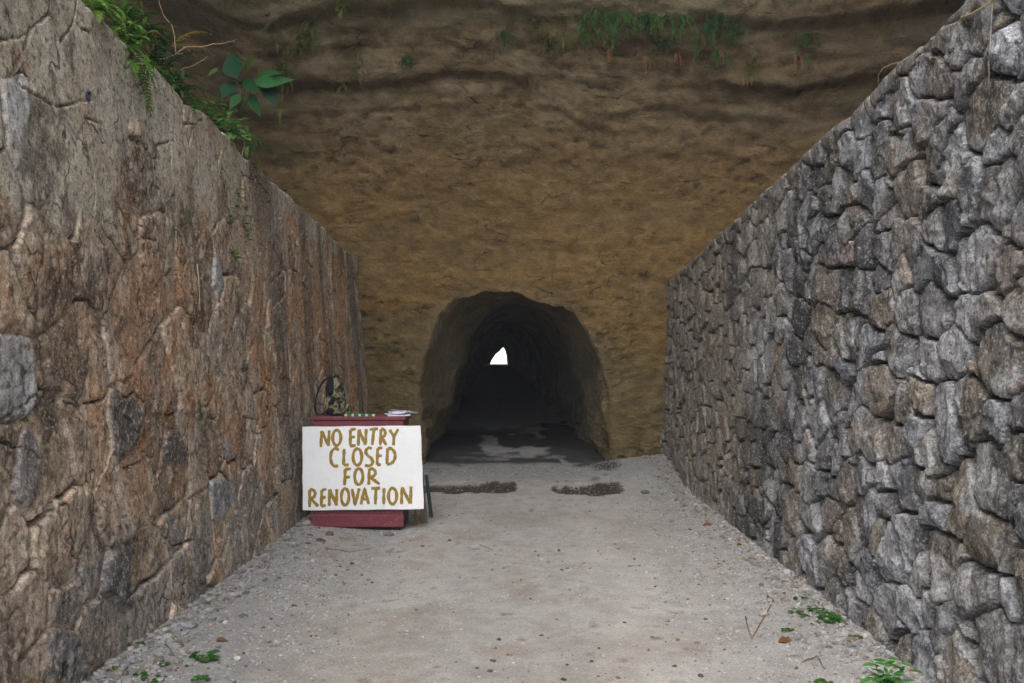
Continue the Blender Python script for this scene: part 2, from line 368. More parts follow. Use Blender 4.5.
def relief_right(y, z, top):
    e, du, dv, rnd, sx, sy = stones(y, z, .25, .215, 5, .48, .7, .026)
    e2, du2, dv2, rnd2, _, _ = stones(y+.13, z, .14, .12, 77, .48, .3, .02)
    for_facet = (rnd2(1)-.5)*.022 + (rnd2(2)-.5)*.22*du2 + (rnd2(3)-.5)*.22*dv2
    H = (rnd(1)-.5)*.030 + (rnd(2)-.5)*.20*du + (rnd(4)-.5)*.20*dv
    for k in range(4):                                   # broken facets and knocked-off corners
        a = rnd(10+k)*6.283; s = .08+.40*rnd(20+k)
        H = np.minimum(H, (rnd(1)-.5)*.022 + .008 + .045*rnd(30+k) - s*(np.cos(a)*du+np.sin(a)*dv))
    H += ((rnd2(1)-.5)*.016 + (rnd2(2)-.5)*.26*du2 + (rnd2(3)-.5)*.26*dv2)*sst(.0, .012, e)*sst(.1, .4, rnd(9))*(1-.75*sst(6, 10, y))
    H += .005*fbm(y*9, z*9, oct=3, seed=71) + .006*(1-.6*sst(6, 10, y))*ridged(y*14, z*11, oct=3, seed=72) + .0045*fbm(y*36, z*30, oct=3, seed=79)
    H -= .014*np.exp(-e/.008)
    jw = .008 + .006*fbm(y*6, z*6, oct=2, seed=70) + .004*(rnd(3)-.5) + .004*sst(7, 12, y)
    joint = sst(jw+.005, jw-.002, e)
    H = H*(1-joint) + joint*(-.085)
    r = rnd(5)
    pal = np.array([[.185, .195, .22], [.215, .215, .22], [.145, .148, .16], [.235, .21, .175], [.20, .20, .20], [.27, .285, .315], [.175, .165, .15]])
    c = pal[np.minimum((r*7).astype(int), 6)]*np.array([1.02, 1.0, 1.0])
    c = c*(.66+.66*rnd(6))[:, None]
    mott = fbm(y*10, z*10, oct=5, seed=78, gain=.68); c = c*np.clip(1+.9*mott, .3, 2.2)[:, None]
    warm = sst(.975, .98, rnd(7)); c = mixc(c, (.30, .19, .12), warm*.8)
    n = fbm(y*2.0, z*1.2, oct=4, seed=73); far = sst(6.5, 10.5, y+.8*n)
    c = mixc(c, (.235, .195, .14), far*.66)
    stain = sst(.1, .45, fbm(y*1.1, z*.35, oct=4, seed=74))*sst(6.0, 7.5, y)
    c = mixc(c, (.035, .034, .033), stain*.8)
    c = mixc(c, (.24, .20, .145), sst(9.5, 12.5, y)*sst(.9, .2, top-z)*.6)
    pale = sst(.15, .55, fbm(y*4, z*4, oct=4, seed=75)); c = mixc(c, (.44, .455, .48), pale*.6*(1-far*.8))
    brown = sst(.1, .6, fbm(y*1.6+4, z*1.6, oct=4, seed=76)); c = mixc(c, (.24, .19, .14), brown*.5)
    cap = sst(.12, .03, top-z + .03*n); c = mixc(c, (.23, .215, .19), cap*.8)
    H = H*(1-.6*cap) + .01*cap
    c = mixc(c, (.10, .09, .075), joint*.7)
    return H, c

SPOTS_LEFT = []
def relief_left(y, z, top):
    e, du, dv, rnd, sx, sy = stones(y, z, .42, .36, 15, .48, .7, .022)
    n1 = fbm(y*1.3, z*1.3, oct=4, seed=81); n2 = fbm(y*5, z*4, oct=4, seed=82); n3 = fbm(y*14, z*11, oct=4, seed=83)
    strk = fbm(y*1.7, z*1.1, oct=5, seed=84, gain=.6)
    dn = top - z
    cement = sst(-.1, .18, 1.0 - .16*np.maximum(y-6.5, 0)**1.1 - dn + .5*n1 + .3*strk)*sst(13.5, 11.5, y)*sst(3.4, 4.2, y)
    cement = np.maximum(cement, sst(.3, .0, dn + .1*n2))
    farz = sst(8.6, 10.2, y+.5*n1)
    body = 1-cement
    H = body*(1-.7*farz)*(.020*(1-np.exp(-np.maximum(e-.004, 0)/.010)) + (rnd(1)-.5)*.022 + ((rnd(2)-.5)*.09*du + (rnd(3)-.5)*.09*dv)*sst(0, .03, e)) + cement*.016
    H += body*(.0035*n2 + .0045*n3 + .003*fbm(y*26, z*24, oct=3, seed=90)) + cement*(.006*n1+.002*n3) + .008*n1
    ridge_m = sst(-.35, .0, fbm(y*2.3, z*2.3, oct=3, seed=85))*body*(1-.6*farz)
    H += ridge_m*.006*sst(.022, .008, e+.008*n3)
    gap = sst(.28, .42, fbm(y*2.1+7, z*2.6, oct=3, seed=86))
    H -= gap*.045*sst(.014, .003, e)*(.4+.6*body)
    pit = sst(.5, .7, fbm(y*13, z*12, oct=3, seed=87))*body; H -= .010*pit
    # a few long cracks in the cement skin
    cr = np.abs(fbm(y*1.6+3, z*1.1-2, oct=3, seed=88)); crk = sst(.018, .004, cr)*cement*sst(.1, .3, fbm(y*.9, z*.9+5, oct=2, seed=89)); H -= .03*crk
    # colour
    c = np.tile(np.array([.40, .30, .22]), (len(y), 1))
    c = mixc(c, (.50, .295, .175), sst(-.1, .5, strk+.3*n2)*.8)
    c = mixc(c, (.52, .27, .125), sst(7.5, 9.5, y+n1)*sst(-.2, .4, strk+.25*n1)*sst(.4, 1.3, z+.5*n1)*.8)
    c = c*(1 + body*(1-.7*farz)*(1.0*rnd(7)-.55))[:, None]
    c = mixc(c, (.40, .375, .32), sst(.0, .5, fbm(y*2.2, z*1.8, oct=4, seed=95))*.6)
    c = mixc(c, (.13, .125, .06), sst(.25, .7, fbm(y*1.5, z*1.9, oct=4, seed=98))*.45)
    c = mixc(c, (.05, .043, .036), sst(.22, .75, n2*.6+n3*.8)*.7)
    c = mixc(c, (.60, .48, .37), sst(.15, .7, fbm(y*9, z*5, oct=4, seed=102))*.55)
    low = sst(1.15, .3, z+.35*n1); gs = sst(.55, .6, rnd(5)+.75*low-.50)
    grey = np.array([.23, .23, .235])*(.7+.7*rnd(6))[:, None]
    c = c*(1-(gs*.75)[:, None]) + grey*(gs*.75)[:, None]
    c = mixc(c, (.30, .28, .24), low*sst(.1, .5, n3)*.55)
    c = mixc(c, (.68, .54, .42), ridge_m*sst(.019, .007, e+.010*n3)*.8)
    c = mixc(c, (.66, .55, .44), sst(.25, .7, fbm(y*6, z*3.2, oct=4, seed=96))*.45*body)
    ce = np.tile(np.array([.53, .49, .40]), (len(y), 1)); ce = mixc(ce, (.36, .26, .18), sst(.1, .7, strk)*.6); ce = mixc(ce, (.60, .58, .52), sst(.2, .7, fbm(y*6, z*2, oct=4, seed=97))*.6)
    ce = mixc(ce, (.17, .115, .075), sst(.15, .6, fbm(y*2.6, z*.8, oct=4, seed=99)+.4*sst(6.0,5.0,y)-.15)*.8)
    c = c*(1-cement[:, None]) + ce*cement[:, None]
    rust = sst(4.8, 5.8, y)*sst(.5, 1.0, z)*sst(-.25, .35, .8*n1+.5*n2+.3*strk); c = mixc(c, (.47, .225, .105), rust*.5*(1-.65*cement)*(1-.35*farz))
    soot = sst(.0, .4, fbm(y*2.3, z*1.5, oct=5, seed=104, gain=.6)+.35*n3)*sst(6.6, 5.2, y)*sst(.9, 1.4, z); c = mixc(c, (.075, .06, .047), soot*.66)
    pale = sst(.25, .6, fbm(y*5, z*1.3, oct=4, seed=105))*sst(-.2, .3, n1); c = mixc(c, (.62, .52, .42), pale*.5*body)
    st = sst(8.2, 9.3, y)*sst(.05, .5, fbm(y*4, z*.45, oct=3, seed=100)); c = mixc(c, (.10, .095, .08), st*.65)
    c = mixc(c, (.07, .045, .03), sst(.32, .1, np.abs(y-8.9-.1*n1))*sst(1.3, .1, dn)*.75)
    for (yy, zz, ry, rz, cc) in SPOTS_LEFT:
        i0 = int(np.argmin((y-yy)**2+(z-zz)**2))
        m = ((np.abs(sx-sx[i0]) < 1e-5) & (np.abs(sy-sy[i0]) < 1e-5))*sst(.004, .012, e+.004*n3)*sst(1.7, 1.3, np.hypot((y-yy)/ry, (z-zz)/rz)+.3*n2)
        c = mixc(c, cc, m*.88); c = c*(1+.35*(n3*m))[:, None]; H += .012*m
    c = mixc(c, (.05, .04, .03), gap*sst(.012, .004, e)*.7)
    yw = y + .008*n3 + .01*n2; zw = z + .012*n3
    for ln in CRACKS_LEFT:
        P = [on_left(*q) for q in ln]; dist = np.full(len(y), 9.0)
        for (ya, za), (yb, zb) in zip(P[:-1], P[1:]):
            L2 = (yb-ya)**2+(zb-za)**2; t = np.clip(((yw-ya)*(yb-ya)+(zw-za)*(zb-za))/L2, 0, 1)
            dist = np.minimum(dist, np.hypot(yw-ya-t*(yb-ya), zw-za-t*(zb-za)))
        wd = .0075*(1+.6*n2); k = sst(wd, wd*.35, dist); H -= .022*k
        c = mixc(c, (.045, .035, .028), k*.8)
    return H, c

CRACKS_LEFT = [[(-8, 36), (10, 36), (19, 30), (33, 19), (42, 10), (41, -4)], [(68, -4), (64, 18), (58, 33), (54, 38)], [(64, 18), (72, 24), (83, 31)], [(10, 80), (19, 87), (28, 91), (49, 104), (58, 104), (68, 100), (83, 97)],
    [(95, 39), (100, 51), (105, 65), (109, 84)], [(126, 137), (139, 147), (154, 158)], [(152, 145), (169, 139), (168, 126)], [(-5, 441), (18, 450), (32, 457)], [(0, 420), (37, 387), (53, 400), (73, 409), (100, 399), (105, 387)],
    [(133, 432), (138, 450), (152, 459)], [(105, 387), (120, 400), (132, 391), (146, 409), (133, 432)], [(22, 526), (38, 515), (59, 506)], [(108, 469), (129, 466), (146, 456)], [(161, 414), (179, 412), (187, 418), (175, 450)], [(249, 430), (255, 435), (264, 427)],
    [(57, 545), (75, 560), (80, 590)], [(150, 520), (170, 548), (190, 540)], [(185, 255), (187, 290), (196, 320)], [(40, 250), (52, 290), (48, 320)], [(110, 200), (128, 236), (150, 240)]]
def ztopL(y): return 2.99 + .0596*(14.2-y)
def ztopR(y): return 2.69 + .064*(14.2-y)
def on_left(px, py):      # where a sight line meets the left wall's mean plane
    a = (px-VPX)/FPX; b = (VPY-py)/FPX
    d = (2.11+.077*EYE)/(-a-.077*b); return d, EYE+b*d
def on_right(px, py):
    a = (px-VPX)/FPX; b = (VPY-py)/FPX
    d = (1.96+.052*EYE)/(a-.052*b); return d, EYE+b*d
for (px, py, ry, rz, cc) in ((0, 76, .13, .17, (.50, .51, .52)), (9, 372, .12, .17, (.42, .43, .45)), (8, 470, .16, .13, (.19, .19, .195)), (120, 440, .20, .17, (.10, .10, .105)), (172, 432, .22, .15, (.085, .085, .09)),
                             (214, 290, .10, .16, (.36, .38, .42)), (214, 498, .22, .10, (.24, .26, .30)), (126, 600, .30, .2, (.10, .105, .115)), (72, 640, .18, .16, (.16, .165, .18)), (96, 18, .16, .09, (.42, .40, .36))):
    d, zz = on_left(px, py); SPOTS_LEFT.append((d, zz, ry, rz, cc))

wl, PL, FL = wall('retaining_wall', -1, 2.11, .077, ztopL, 14.6, relief_left, M_LEFT)
tag(wl, 'brown stained retaining wall of mortared stone with grey cement top, fern-topped', 'wall')
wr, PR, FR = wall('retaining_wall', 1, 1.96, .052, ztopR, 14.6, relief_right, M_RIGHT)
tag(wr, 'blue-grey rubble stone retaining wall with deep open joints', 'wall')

# ------------------------------------------------------------------ rock face with the mouth of the tunnel
D0 = 14.2; CX, CZ = -.08, .35
rim_px = [(612, 476), (609, 455), (607, 430), (608, 414), (606, 381), (596, 350), (585, 328), (575, 311), (552, 304), (534, 298), (512, 290), (481, 291.5), (460, 299), (440, 316), (428, 344), (422.5, 371), (423, 408), (425.5, 445), (427, 476)]
rim = np.array([((px-VPX)*D0/FPX, EYE+(VPY-py)*D0/FPX) for px, py in rim_px])
ra = np.unwrap(np.arctan2(rim[:, 1]-CZ, rim[:, 0]-CX)); rr = np.hypot(rim[:, 0]-CX, rim[:, 1]-CZ)
NT = 760
th = np.linspace(ra[0]-.12, ra[-1]+.12, NT)
Rt = np.interp(th, ra, rr)
Rt = Rt + .045*fbm(th*5, th*0, oct=6, seed=201, gain=.6)
ct, st_ = np.cos(th), np.sin(th)
# strata and overhang: how far the face leans out of the vertical, by height
def overhang(x, z):
    zz = z + .16*fbm(x*.45, z*.3, oct=3, seed=211) + .05*fbm(x*2.2, z*1.2, oct=3, seed=212) + .035*np.maximum(np.abs(x+.3)-1.5, 0)**1.6
    o = .15*np.maximum(z-2.6, 0)**1.5
    for (z0, stp, sl) in ((4.45, .04, .05), (4.95, .09, .05), (5.28, .26, .05), (5.62, .10, .07), (5.98, .40, .07), (6.9, .3, .1), (8.0, .3, .15)):
        zq = zz + .05*fbm(x*1.1+z0*3, z*0+z0, oct=3, seed=int(z0*10))
        a = stp*(.55+.45*fbm(x*.5+z0, z*0+z0, oct=2, seed=int(z0*7)))
        o = o + np.maximum(a, .02)*sst(z0, z0+sl*1.1, zq) - .45*np.maximum(a, 0)*sst(z0-.02, z0-.16, zq)*0
        o = o - .5*np.maximum(a, 0)*sst(z0+.1, z0+.6, zq)
    return o + .30*np.maximum(z-6.0, 0)
def face_y(x, z):
    y = D0 - overhang(x, z)
    y = y - 3.6*sst(3.25, 4.9, -x+.25*fbm(z*.8, x*0, oct=3, seed=221)) - 1.2*np.maximum(-x-4.6, 0)
    y = y - .8*np.maximum(x-3.0+.3*fbm(z*.8, x*0, oct=3, seed=222), 0)**1.3
    return y
rho = [0.0]
while rho[-1] < 6.2: rho.append(rho[-1] + (.012 if rho[-1] < .12 else .026))
while rho[-1] < 17: rho.append(rho[-1]*1.05)
rho = np.array(rho)
RR, TT = np.meshgrid(rho, th, indexing='ij'); Rg = np.tile(Rt, (len(rho), 1))
rad = Rg + RR
x = (CX + rad*np.cos(TT)).ravel(); z = (CZ + rad*np.sin(TT)).ravel(); q = RR.ravel()
y = face_y(x, z)
f1 = fbm(x*.9, z*1.6, oct=5, seed=231); f2 = fbm(x*3.0, z*5.5, oct=4, seed=232); f3 = fbm(x*9, z*13, oct=3, seed=233)
zz = z + .25*f1
crack = sst(.84, .95, ridged(x*.6+2, zz*3.0, oct=2, seed=234))*sst(-.25, .2, fbm(x*.8, z*1.4+4, oct=3, seed=235))
crack2 = sst(.88, .97, ridged(x*1.5, zz*1.5, oct=2, seed=236))*sst(.1, .4, fbm(x*1.2+9, z*1.2, oct=3, seed=237))*sst(2.2, 3.0, z)
pits = sst(.68, .80, fbm(x*9, z*15, oct=2, seed=238))*sst(-.2, .4, fbm(x*1.1, z*1.4, oct=2, seed=239))
upper = sst(4.1, 5.4, z+.3*f1)
amp = sst(0, .25, q)
strata = ridged(x*.35+.3*f1, z*7+1.2*f1+.6*f2, oct=3, seed=249)
disp = amp*((.045+.03*upper)*f1 + (.022+.022*upper)*f2 + .045*upper*strata) + .014*f3 - .045*crack*amp - .035*crack2*amp - .03*pits*amp
y = y - disp
y = y + (.05+.05*fbm(x*1.5, z*1.5, oct=3, seed=247))*(1-sst(0, .05, q))**2 + (.03+.09*fbm(x*1.1, z*1.1, oct=3, seed=246))*sst(.22+.14*fbm(x*2, z*2, oct=2, seed=248), .0, q)*sst(.4, 1.4, z)
c = np.tile(np.array([.19, .125, .054]), (len(x), 1))
c = mixc(c, (.225, .135, .045), sst(-.1, .5, f1)*.55)
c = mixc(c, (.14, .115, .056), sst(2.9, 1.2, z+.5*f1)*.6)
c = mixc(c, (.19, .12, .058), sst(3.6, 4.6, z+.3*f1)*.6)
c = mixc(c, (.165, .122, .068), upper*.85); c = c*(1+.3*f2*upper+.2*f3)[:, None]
c = mixc(c, (.21, .18, .12), upper*sst(.1, .6, f2)*.35)
c = mixc(c, (.24, .21, .13), sst(5.95, 6.1, z+.05*f1)*.55)
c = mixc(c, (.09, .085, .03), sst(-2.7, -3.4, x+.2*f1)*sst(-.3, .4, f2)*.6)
c = mixc(c, (.065, .055, .04), sst(3.1, 4.5, x+.4*f1+.25*(z-5))*sst(-.5, .3, f2)*.6)  # shade of the upper right corner put into the rock colour
c = mixc(c, (.055, .045, .034), sst(-3.3, -4.0, x+.3*f1)*sst(-.5, .3, f2)*.6)  # shade of the left corner put into the rock colour
c = mixc(c, (.20, .155, .09), sst(.3, .05, q+.05*f2)*.3)
c = mixc(c, (.05, .055, .02), sst(.5, .25, z + .15*f2)*sst(.1, .5, f2)*.7)
c = mixc(c, (.03, .024, .016), np.clip(pits+.7*crack+.8*crack2, 0, 1)*.3)
# last ring bends back over the hill
back = np.stack([x[-NT:], np.full(NT, 103.0), z[-NT:]], 1)
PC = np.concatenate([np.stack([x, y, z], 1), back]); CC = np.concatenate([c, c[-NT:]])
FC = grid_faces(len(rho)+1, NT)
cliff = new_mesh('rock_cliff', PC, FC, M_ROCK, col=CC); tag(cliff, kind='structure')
rim_y = y[:NT]

# ------------------------------------------------------------------ tunnel: the mouth swept back 91 m to the small far opening
inner = np.array([(1.28, -.1), (1.2, .25), (1.15, .8), (1.06, 1.3), (.9, 1.8), (.6, 2.3), (.1, 2.56), (-.38, 2.46), (-.72, 2.1), (-.92, 1.5), (-1.15, .85), (-1.36, .2), (-1.5, -.1)])
far_end = np.array([(.90, -.1), (.86, .35), (.83, .75), (.75, 1.28), (.50, 1.86), (.35, 1.75), (.1, 1.45), (-.2, 1.2), (-.5, .8), (-.75, .4), (-.86, .14), (-1.0, .0), (-1.2, -.1)])
def section(poly):
    a = np.unwrap(np.arctan2(poly[:, 1]-CZ, poly[:, 0]-CX)); r = np.hypot(poly[:, 0]-CX, poly[:, 1]-CZ)
    return np.interp(th, a, r)
Rin, Rfar = section(inner), section(far_end)
ss = [0.0]
while ss[-1] < 90.8: ss.append(ss[-1] + max(.03, .012*ss[-1]))
ss[-1] = 90.8; ss = np.array(ss)
SS, TT = np.meshgrid(ss, th, indexing='ij')
k1 = np.clip(SS/2.4, 0, 1)**1.1; k2 = sst(72, 90.8, SS)
rad = (np.tile(Rt, (len(ss), 1))*(1-k1) + Rin[None, :]*k1)*(1-k2) + Rfar[None, :]*k2
sx_, sy_ = SS.ravel(), TT.ravel()
bump = (.07*fbm(np.cos(sy_)*2.5, np.sin(sy_)*2.5, sx_*.8, oct=4, seed=241) + .03*fbm(np.cos(sy_)*7, np.sin(sy_)*7, sx_*2.5, oct=3, seed=242) + .05*fbm(sx_*.9, sx_*0, oct=2, seed=243))
bump = bump*sst(0, .3, sx_)*(1-sst(80, 90.8, sx_))
rad = rad.ravel() + bump
y0 = np.tile(rim_y, len(ss)); yb = y0*(1-sst(0, 1.5, sx_)) + D0*sst(0, 1.5, sx_)
x = CX + rad*np.cos(sy_) - 2.35*sx_/90.8; z = CZ + rad*np.sin(sy_) + .95*sx_/90.8; z = z + .10*sst(0, 1.5, sx_)*0
y = yb + sx_
n = fbm(x*2, y*.9, z*2, oct=4, seed=245)
c = np.tile(np.array([.30, .23, .115]), (len(x), 1)); c = mixc(c, (.42, .33, .2), sst(.8, 3, sx_)); c = mixc(c, (.56, .54, .50), sst(3, 9, sx_)*.9); c = mixc(c, (.2, .19, .165), sst(-.1, .5, n)*.5)  # paler with depth: brightness put into the colour where little light reaches
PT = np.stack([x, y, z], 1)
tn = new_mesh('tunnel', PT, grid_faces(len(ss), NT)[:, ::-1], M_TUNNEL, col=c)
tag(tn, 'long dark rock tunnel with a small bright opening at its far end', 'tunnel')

# added pale slope that catches the sun so the far opening shows white
X, Z_ = np.meshgrid(np.linspace(-22, 18, 60), np.linspace(0, 1, 40)); X, Z_ = X.ravel(), Z_.ravel()
P = np.stack([X, 124+9*Z_+.5*fbm(X*.4, Z_*4, oct=4, seed=260), .6+7*Z_], 1)
o = new_mesh('added_exit_bank', P, grid_faces(40, 60), rough_mat('added_bank_pale', attr=False, colour=(.82, .83, .74), scales=(.5, 3), amount=(.1, .1), bump=())); tag(o, kind='structure')

# ------------------------------------------------------------------ earth behind the walls
def bank(side, x0, x1, zt):
    yy = np.linspace(-3, 14.5, 90); xx = np.linspace(0, 1, 30)
    X, Y = np.meshgrid(xx, yy); X, Y = X.ravel(), Y.ravel()
    z = zt(Y) - .12 + .9*X*1.0 + .08*fbm(X*6, Y*2, oct=4, seed=251)
    P = np.stack([side*(x0+(x1-x0)*X), Y, z], 1)
    F = grid_faces(90, 30)
    if side < 0: F = F[:, ::-1]
    o = new_mesh('earth_bank', P, F, M_EARTH); tag(o, kind='structure'); return P, F
BL = bank(-1, 2.6, 7.5, ztopL); BR = bank(1, 2.35, 7.5, ztopR)

# ------------------------------------------------------------------ sight-line helper: finds where things stand on the built surfaces
def bvh(P, F): return BVHTree.FromPolygons([tuple(v) for v in P.tolist()], [tuple(f) for f in F.tolist()])
T_CLIFF = bvh(PC, FC); T_LEFT = bvh(PL, FL); T_RIGHT = bvh(PR, FR)
ORG = Vector((0, 0, EYE))
def ray(px, py): return Vector(((px-VPX)/FPX, 1, (VPY-py)/FPX)).normalized()
def hit(tree, px, py):
    p, nrm, i, d = tree.ray_cast(ORG, ray(px, py))
    if p is None: return at(px, py, 13.5), Vector((0, -1, 0))
    if nrm.dot(ray(px, py)) > 0: nrm = -nrm
    return p, nrm
def at(px, py, d): return Vector(((px-VPX)/FPX*d, d, EYE+(VPY-py)/FPX*d))
def gz(x, y): return float(ground_z(np.array([x]), np.array([y]))[0])
def on_ground(px, py):
    zz = 0.0
    for _ in range(8):
        d = (EYE-zz)*FPX/(py-VPY); zz = gz((px-VPX)/FPX*d, d)
    return Vector(((px-VPX)/FPX*d, d, zz))

# ------------------------------------------------------------------ loose gravel (nobody could count it)
ICO_V = []; ph = (1+5**.5)/2
for a, b in ((1, ph), (1, -ph), (-1, ph), (-1, -ph)): ICO_V += [(0, a, b), (a, b, 0), (b, 0, a)]
ICO_V = np.array(ICO_V); ICO_V /= np.linalg.norm(ICO_V[0])
def ico_faces():
    F = []
    d = np.linalg.norm(ICO_V[:, None]-ICO_V[None], axis=2); e = 1.06
    for i in range(12):
        for j in range(i+1, 12):
            for k in range(j+1, 12):
                if d[i, j] < e and d[i, k] < e and d[j, k] < e:
                    n = np.cross(ICO_V[j]-ICO_V[i], ICO_V[k]-ICO_V[i])
                    F.append((i, j, k) if n.dot(ICO_V[i]) > 0 else (i, k, j))
    return np.array(F)
ICO_F = ico_faces()
def pebbles(name, x, y, size, col):
    n = len(x); z = ground_z(x, y)
    sc = size[:, None]*rng.uniform(.6, 1.15, (n, 3))*np.array([1, 1, .62])
    V = ICO_V[None]*(1+rng.uniform(-.22, .22, (n, 12, 1)))*sc[:, None, :]
    a = rng.uniform(0, 6.283, n); ca, sa = np.cos(a)[:, None], np.sin(a)[:, None]
    X = V[..., 0]*ca - V[..., 1]*sa; Y = V[..., 0]*sa + V[..., 1]*ca
    tl = rng.uniform(-.4, .4, n)[:, None]; Z = V[..., 2] + X*tl*.4
    P = np.stack([X + x[:, None], Y + y[:, None], Z + (z + size*.15)[:, None]], 2).reshape(-1, 3)
    F = (ICO_F[None] + (np.arange(n)*12)[:, None, None]).reshape(-1, 3)
    return new_mesh(name, P, F, M_PEBBLE, col=np.repeat(col, 12, 0), smooth=False)
NP = 95000
yy = 3.4*np.exp(rng.uniform(0, 1.42, NP)); xx = rng.uniform(-2.1, 1.98, NP)
em = np.clip(sst(-.8, -1.75, xx)+sst(.75, 1.65, xx), 0, 1)
dens = .09 + .91*em; dens = dens*(.55+.45*sst(-.3, .3, fbm(xx*1.5, yy*1.2, oct=3, seed=301)))
dens = np.maximum(dens, sst(12.6, 13.2, yy)*.6)
dens = dens*(1-.9*sst(.1, .5, trench(xx, yy))); keep = rng.uniform(0, 1, NP) < dens; xx, yy = xx[keep], yy[keep]; n = len(xx)
nf = 5200; fy = 3.4*np.exp(rng.uniform(0, 1.42, nf)); fo = np.abs(rng.normal(0, .15, nf)); fl = rng.random(nf) < .5; fx = np.where(fl, -2.09+fo, 1.95-fo)
xx = np.concatenate([xx, fx]); yy = np.concatenate([yy, fy]); n = len(xx)
size = .0035 + .009*rng.random(n)**3 + .010*(rng.random(n) > .985)*rng.random(n)
size[-nf:] = .007 + .026*rng.random(nf)**2.5
base = np.array([[.33, .33, .345], [.36, .35, .34], [.24, .245, .26], [.33, .30, .26], [.40, .40, .40], [.19, .17, .15]])[rng.integers(0, 6, n)]*rng.uniform(.75, 1.2, (n, 1)); base[-nf:] *= .78
gv = pebbles('gravel', xx, yy, size, base); tag(gv, 'loose grey chippings scattered along the foot of both walls', 'gravel', kind='stuff')

n = 1500; yy = 3.6*np.exp(rng.uniform(0, 1.3, n)); xx = rng.uniform(-2.0, 1.9, n)
keep = rng.uniform(0, 1, n) < np.clip(.12 + .9*sst(.9, 1.8, np.abs(xx)) + .8*sst(-.1, .5, fbm(xx*1.3, yy*1.1, oct=3, seed=305)), 0, 1); xx, yy = xx[keep], yy[keep]; n = len(xx)
base = np.array([[.14, .085, .05], [.10, .07, .05], [.2, .13, .07], [.07, .055, .045]])[rng.integers(0, 4, n)]*rng.uniform(.7, 1.2, (n, 1))
tx, ty = rng.uniform(-1.95, 1.35, 14000), rng.uniform(11.5, 12.9, 14000); kt = trench(tx, ty) > .12+.3*rng.random(14000); tx, ty = tx[kt], ty[kt]; m_ = len(tx)
xx = np.concatenate([xx, tx]); yy = np.concatenate([yy, ty]); n = len(xx)
base = np.concatenate([base, np.array([[.05, .04, .03], [.03, .025, .02], [.09, .07, .05], [.20, .19, .175]])[rng.choice(4, m_, p=[.4, .3, .22, .08])]])
gv = pebbles('leaf_litter', xx, yy, .005+.014*rng.random(n)**3, base); tag(gv, 'crumbs of dry brown leaf and bark strewn over the path', 'litter', kind='stuff')

# ------------------------------------------------------------------ maroon box and what stands on it
BXd = 9.36
bx0, bx1 = -1.962, -1.088; bz0 = gz(-1.5, 9.4)-.025; bz1 = 1.062
box = empty('wooden_box', ((bx0+bx1)/2, BXd, bz0)); tag(box, 'maroon painted wooden box standing against the brown wall behind the white sign', 'box')
def local(o, mb):
    mb.V = [tuple(Vector(v)-o.location) for v in mb.V]; return mb
def bevel(o, wdt, seg=2):
    md = o.modifiers.new('bevel', 'BEVEL'); md.width = wdt; md.segments = seg; md.limit_method = 'ANGLE'; return o
m = MB(); m.box((bx0+.012, BXd, bz0+.05), (bx1-.012, BXd+.44, bz1-.035)); bevel(local(box, m).build('cabinet', M_RED, box, False), .006)
m = MB(); m.box((bx0-.012, BXd-.014, bz1-.034), (bx1+.010, BXd+.46, bz1)); bevel(local(box, m).build('lid', M_RED, box, False), .006)
m = MB(); m.box((bx0-.004+.012, BXd-.012, bz0+.05), (bx1-.008, BXd-.0005, bz0+.16)); bevel(local(box, m).build('plinth', M_RED, box, False), .004)
for sx in (bx0+.05, bx1-.12):
    for sy in (BXd+.02, BXd+.34):
        m = MB(); m.box((sx, sy, bz0-.06), (sx+.07, sy+.07, bz0+.0495)); local(box, m).build('foot', rough_mat('foot_wood', attr=False, colour=(.05, .03, .025)), box, False)

# sign board with brushed lettering
bd = 9.33
def bp(px, py, d=bd): return at(px, py, d)
TL, TR, BRc, BLc = bp(302.2, 426.8), bp(420.6, 425.6), bp(424.0, 508.8), bp(303.0, 510.2)
org = (BLc+BRc)/2
sign = empty('sign_board', org); tag(sign, 'white hand-painted board reading NO ENTRY CLOSED FOR RENOVATION against the maroon box', 'sign')
def board_pt(u, v, off=0.0):      # u across, v down
    p = (TL*(1-u)+TR*u)*(1-v) + (BLc*(1-u)+BRc*u)*v
    return p + Vector((0, -off, 0)) + Vector((0, -.004*math.sin(u*3.1)*math.sin(v*3), 0))
m = MB(); nu, nv = 12, 9; V = []; F = []
for off in (0.0, -.012):
    for j in range(nv):
        for i in range(nu):
            p = board_pt(i/(nu-1), j/(nv-1), off)
            if i in (0, nu-1): p.x += .0025*math.sin(j*2.3+i)
            if j in (0, nv-1): p.z += .002*math.sin(i*1.7+j)
            V.append(p)
q = nu*nv
for j in range(nv-1):
    for i in range(nu-1):
        a = j*nu+i; F.append((a, a+nu, a+nu+1, a+1)); F.append((q+a, q+a+1, q+a+nu+1, q+a+nu))
for i in range(nu-1):
    F.append((i, i+1, q+i+1, q+i)); a = (nv-1)*nu+i; F.append((a, q+a, q+a+1, a+1))
for j in range(nv-1):
    a = j*nu; F.append((a, q+a, q+a+nu, a+nu)); a = j*nu+nu-1; F.append((a, a+nu, q+a+nu, q+a))
m.add(V, F); local(sign, m).build('board', M_WHITE, sign, False)
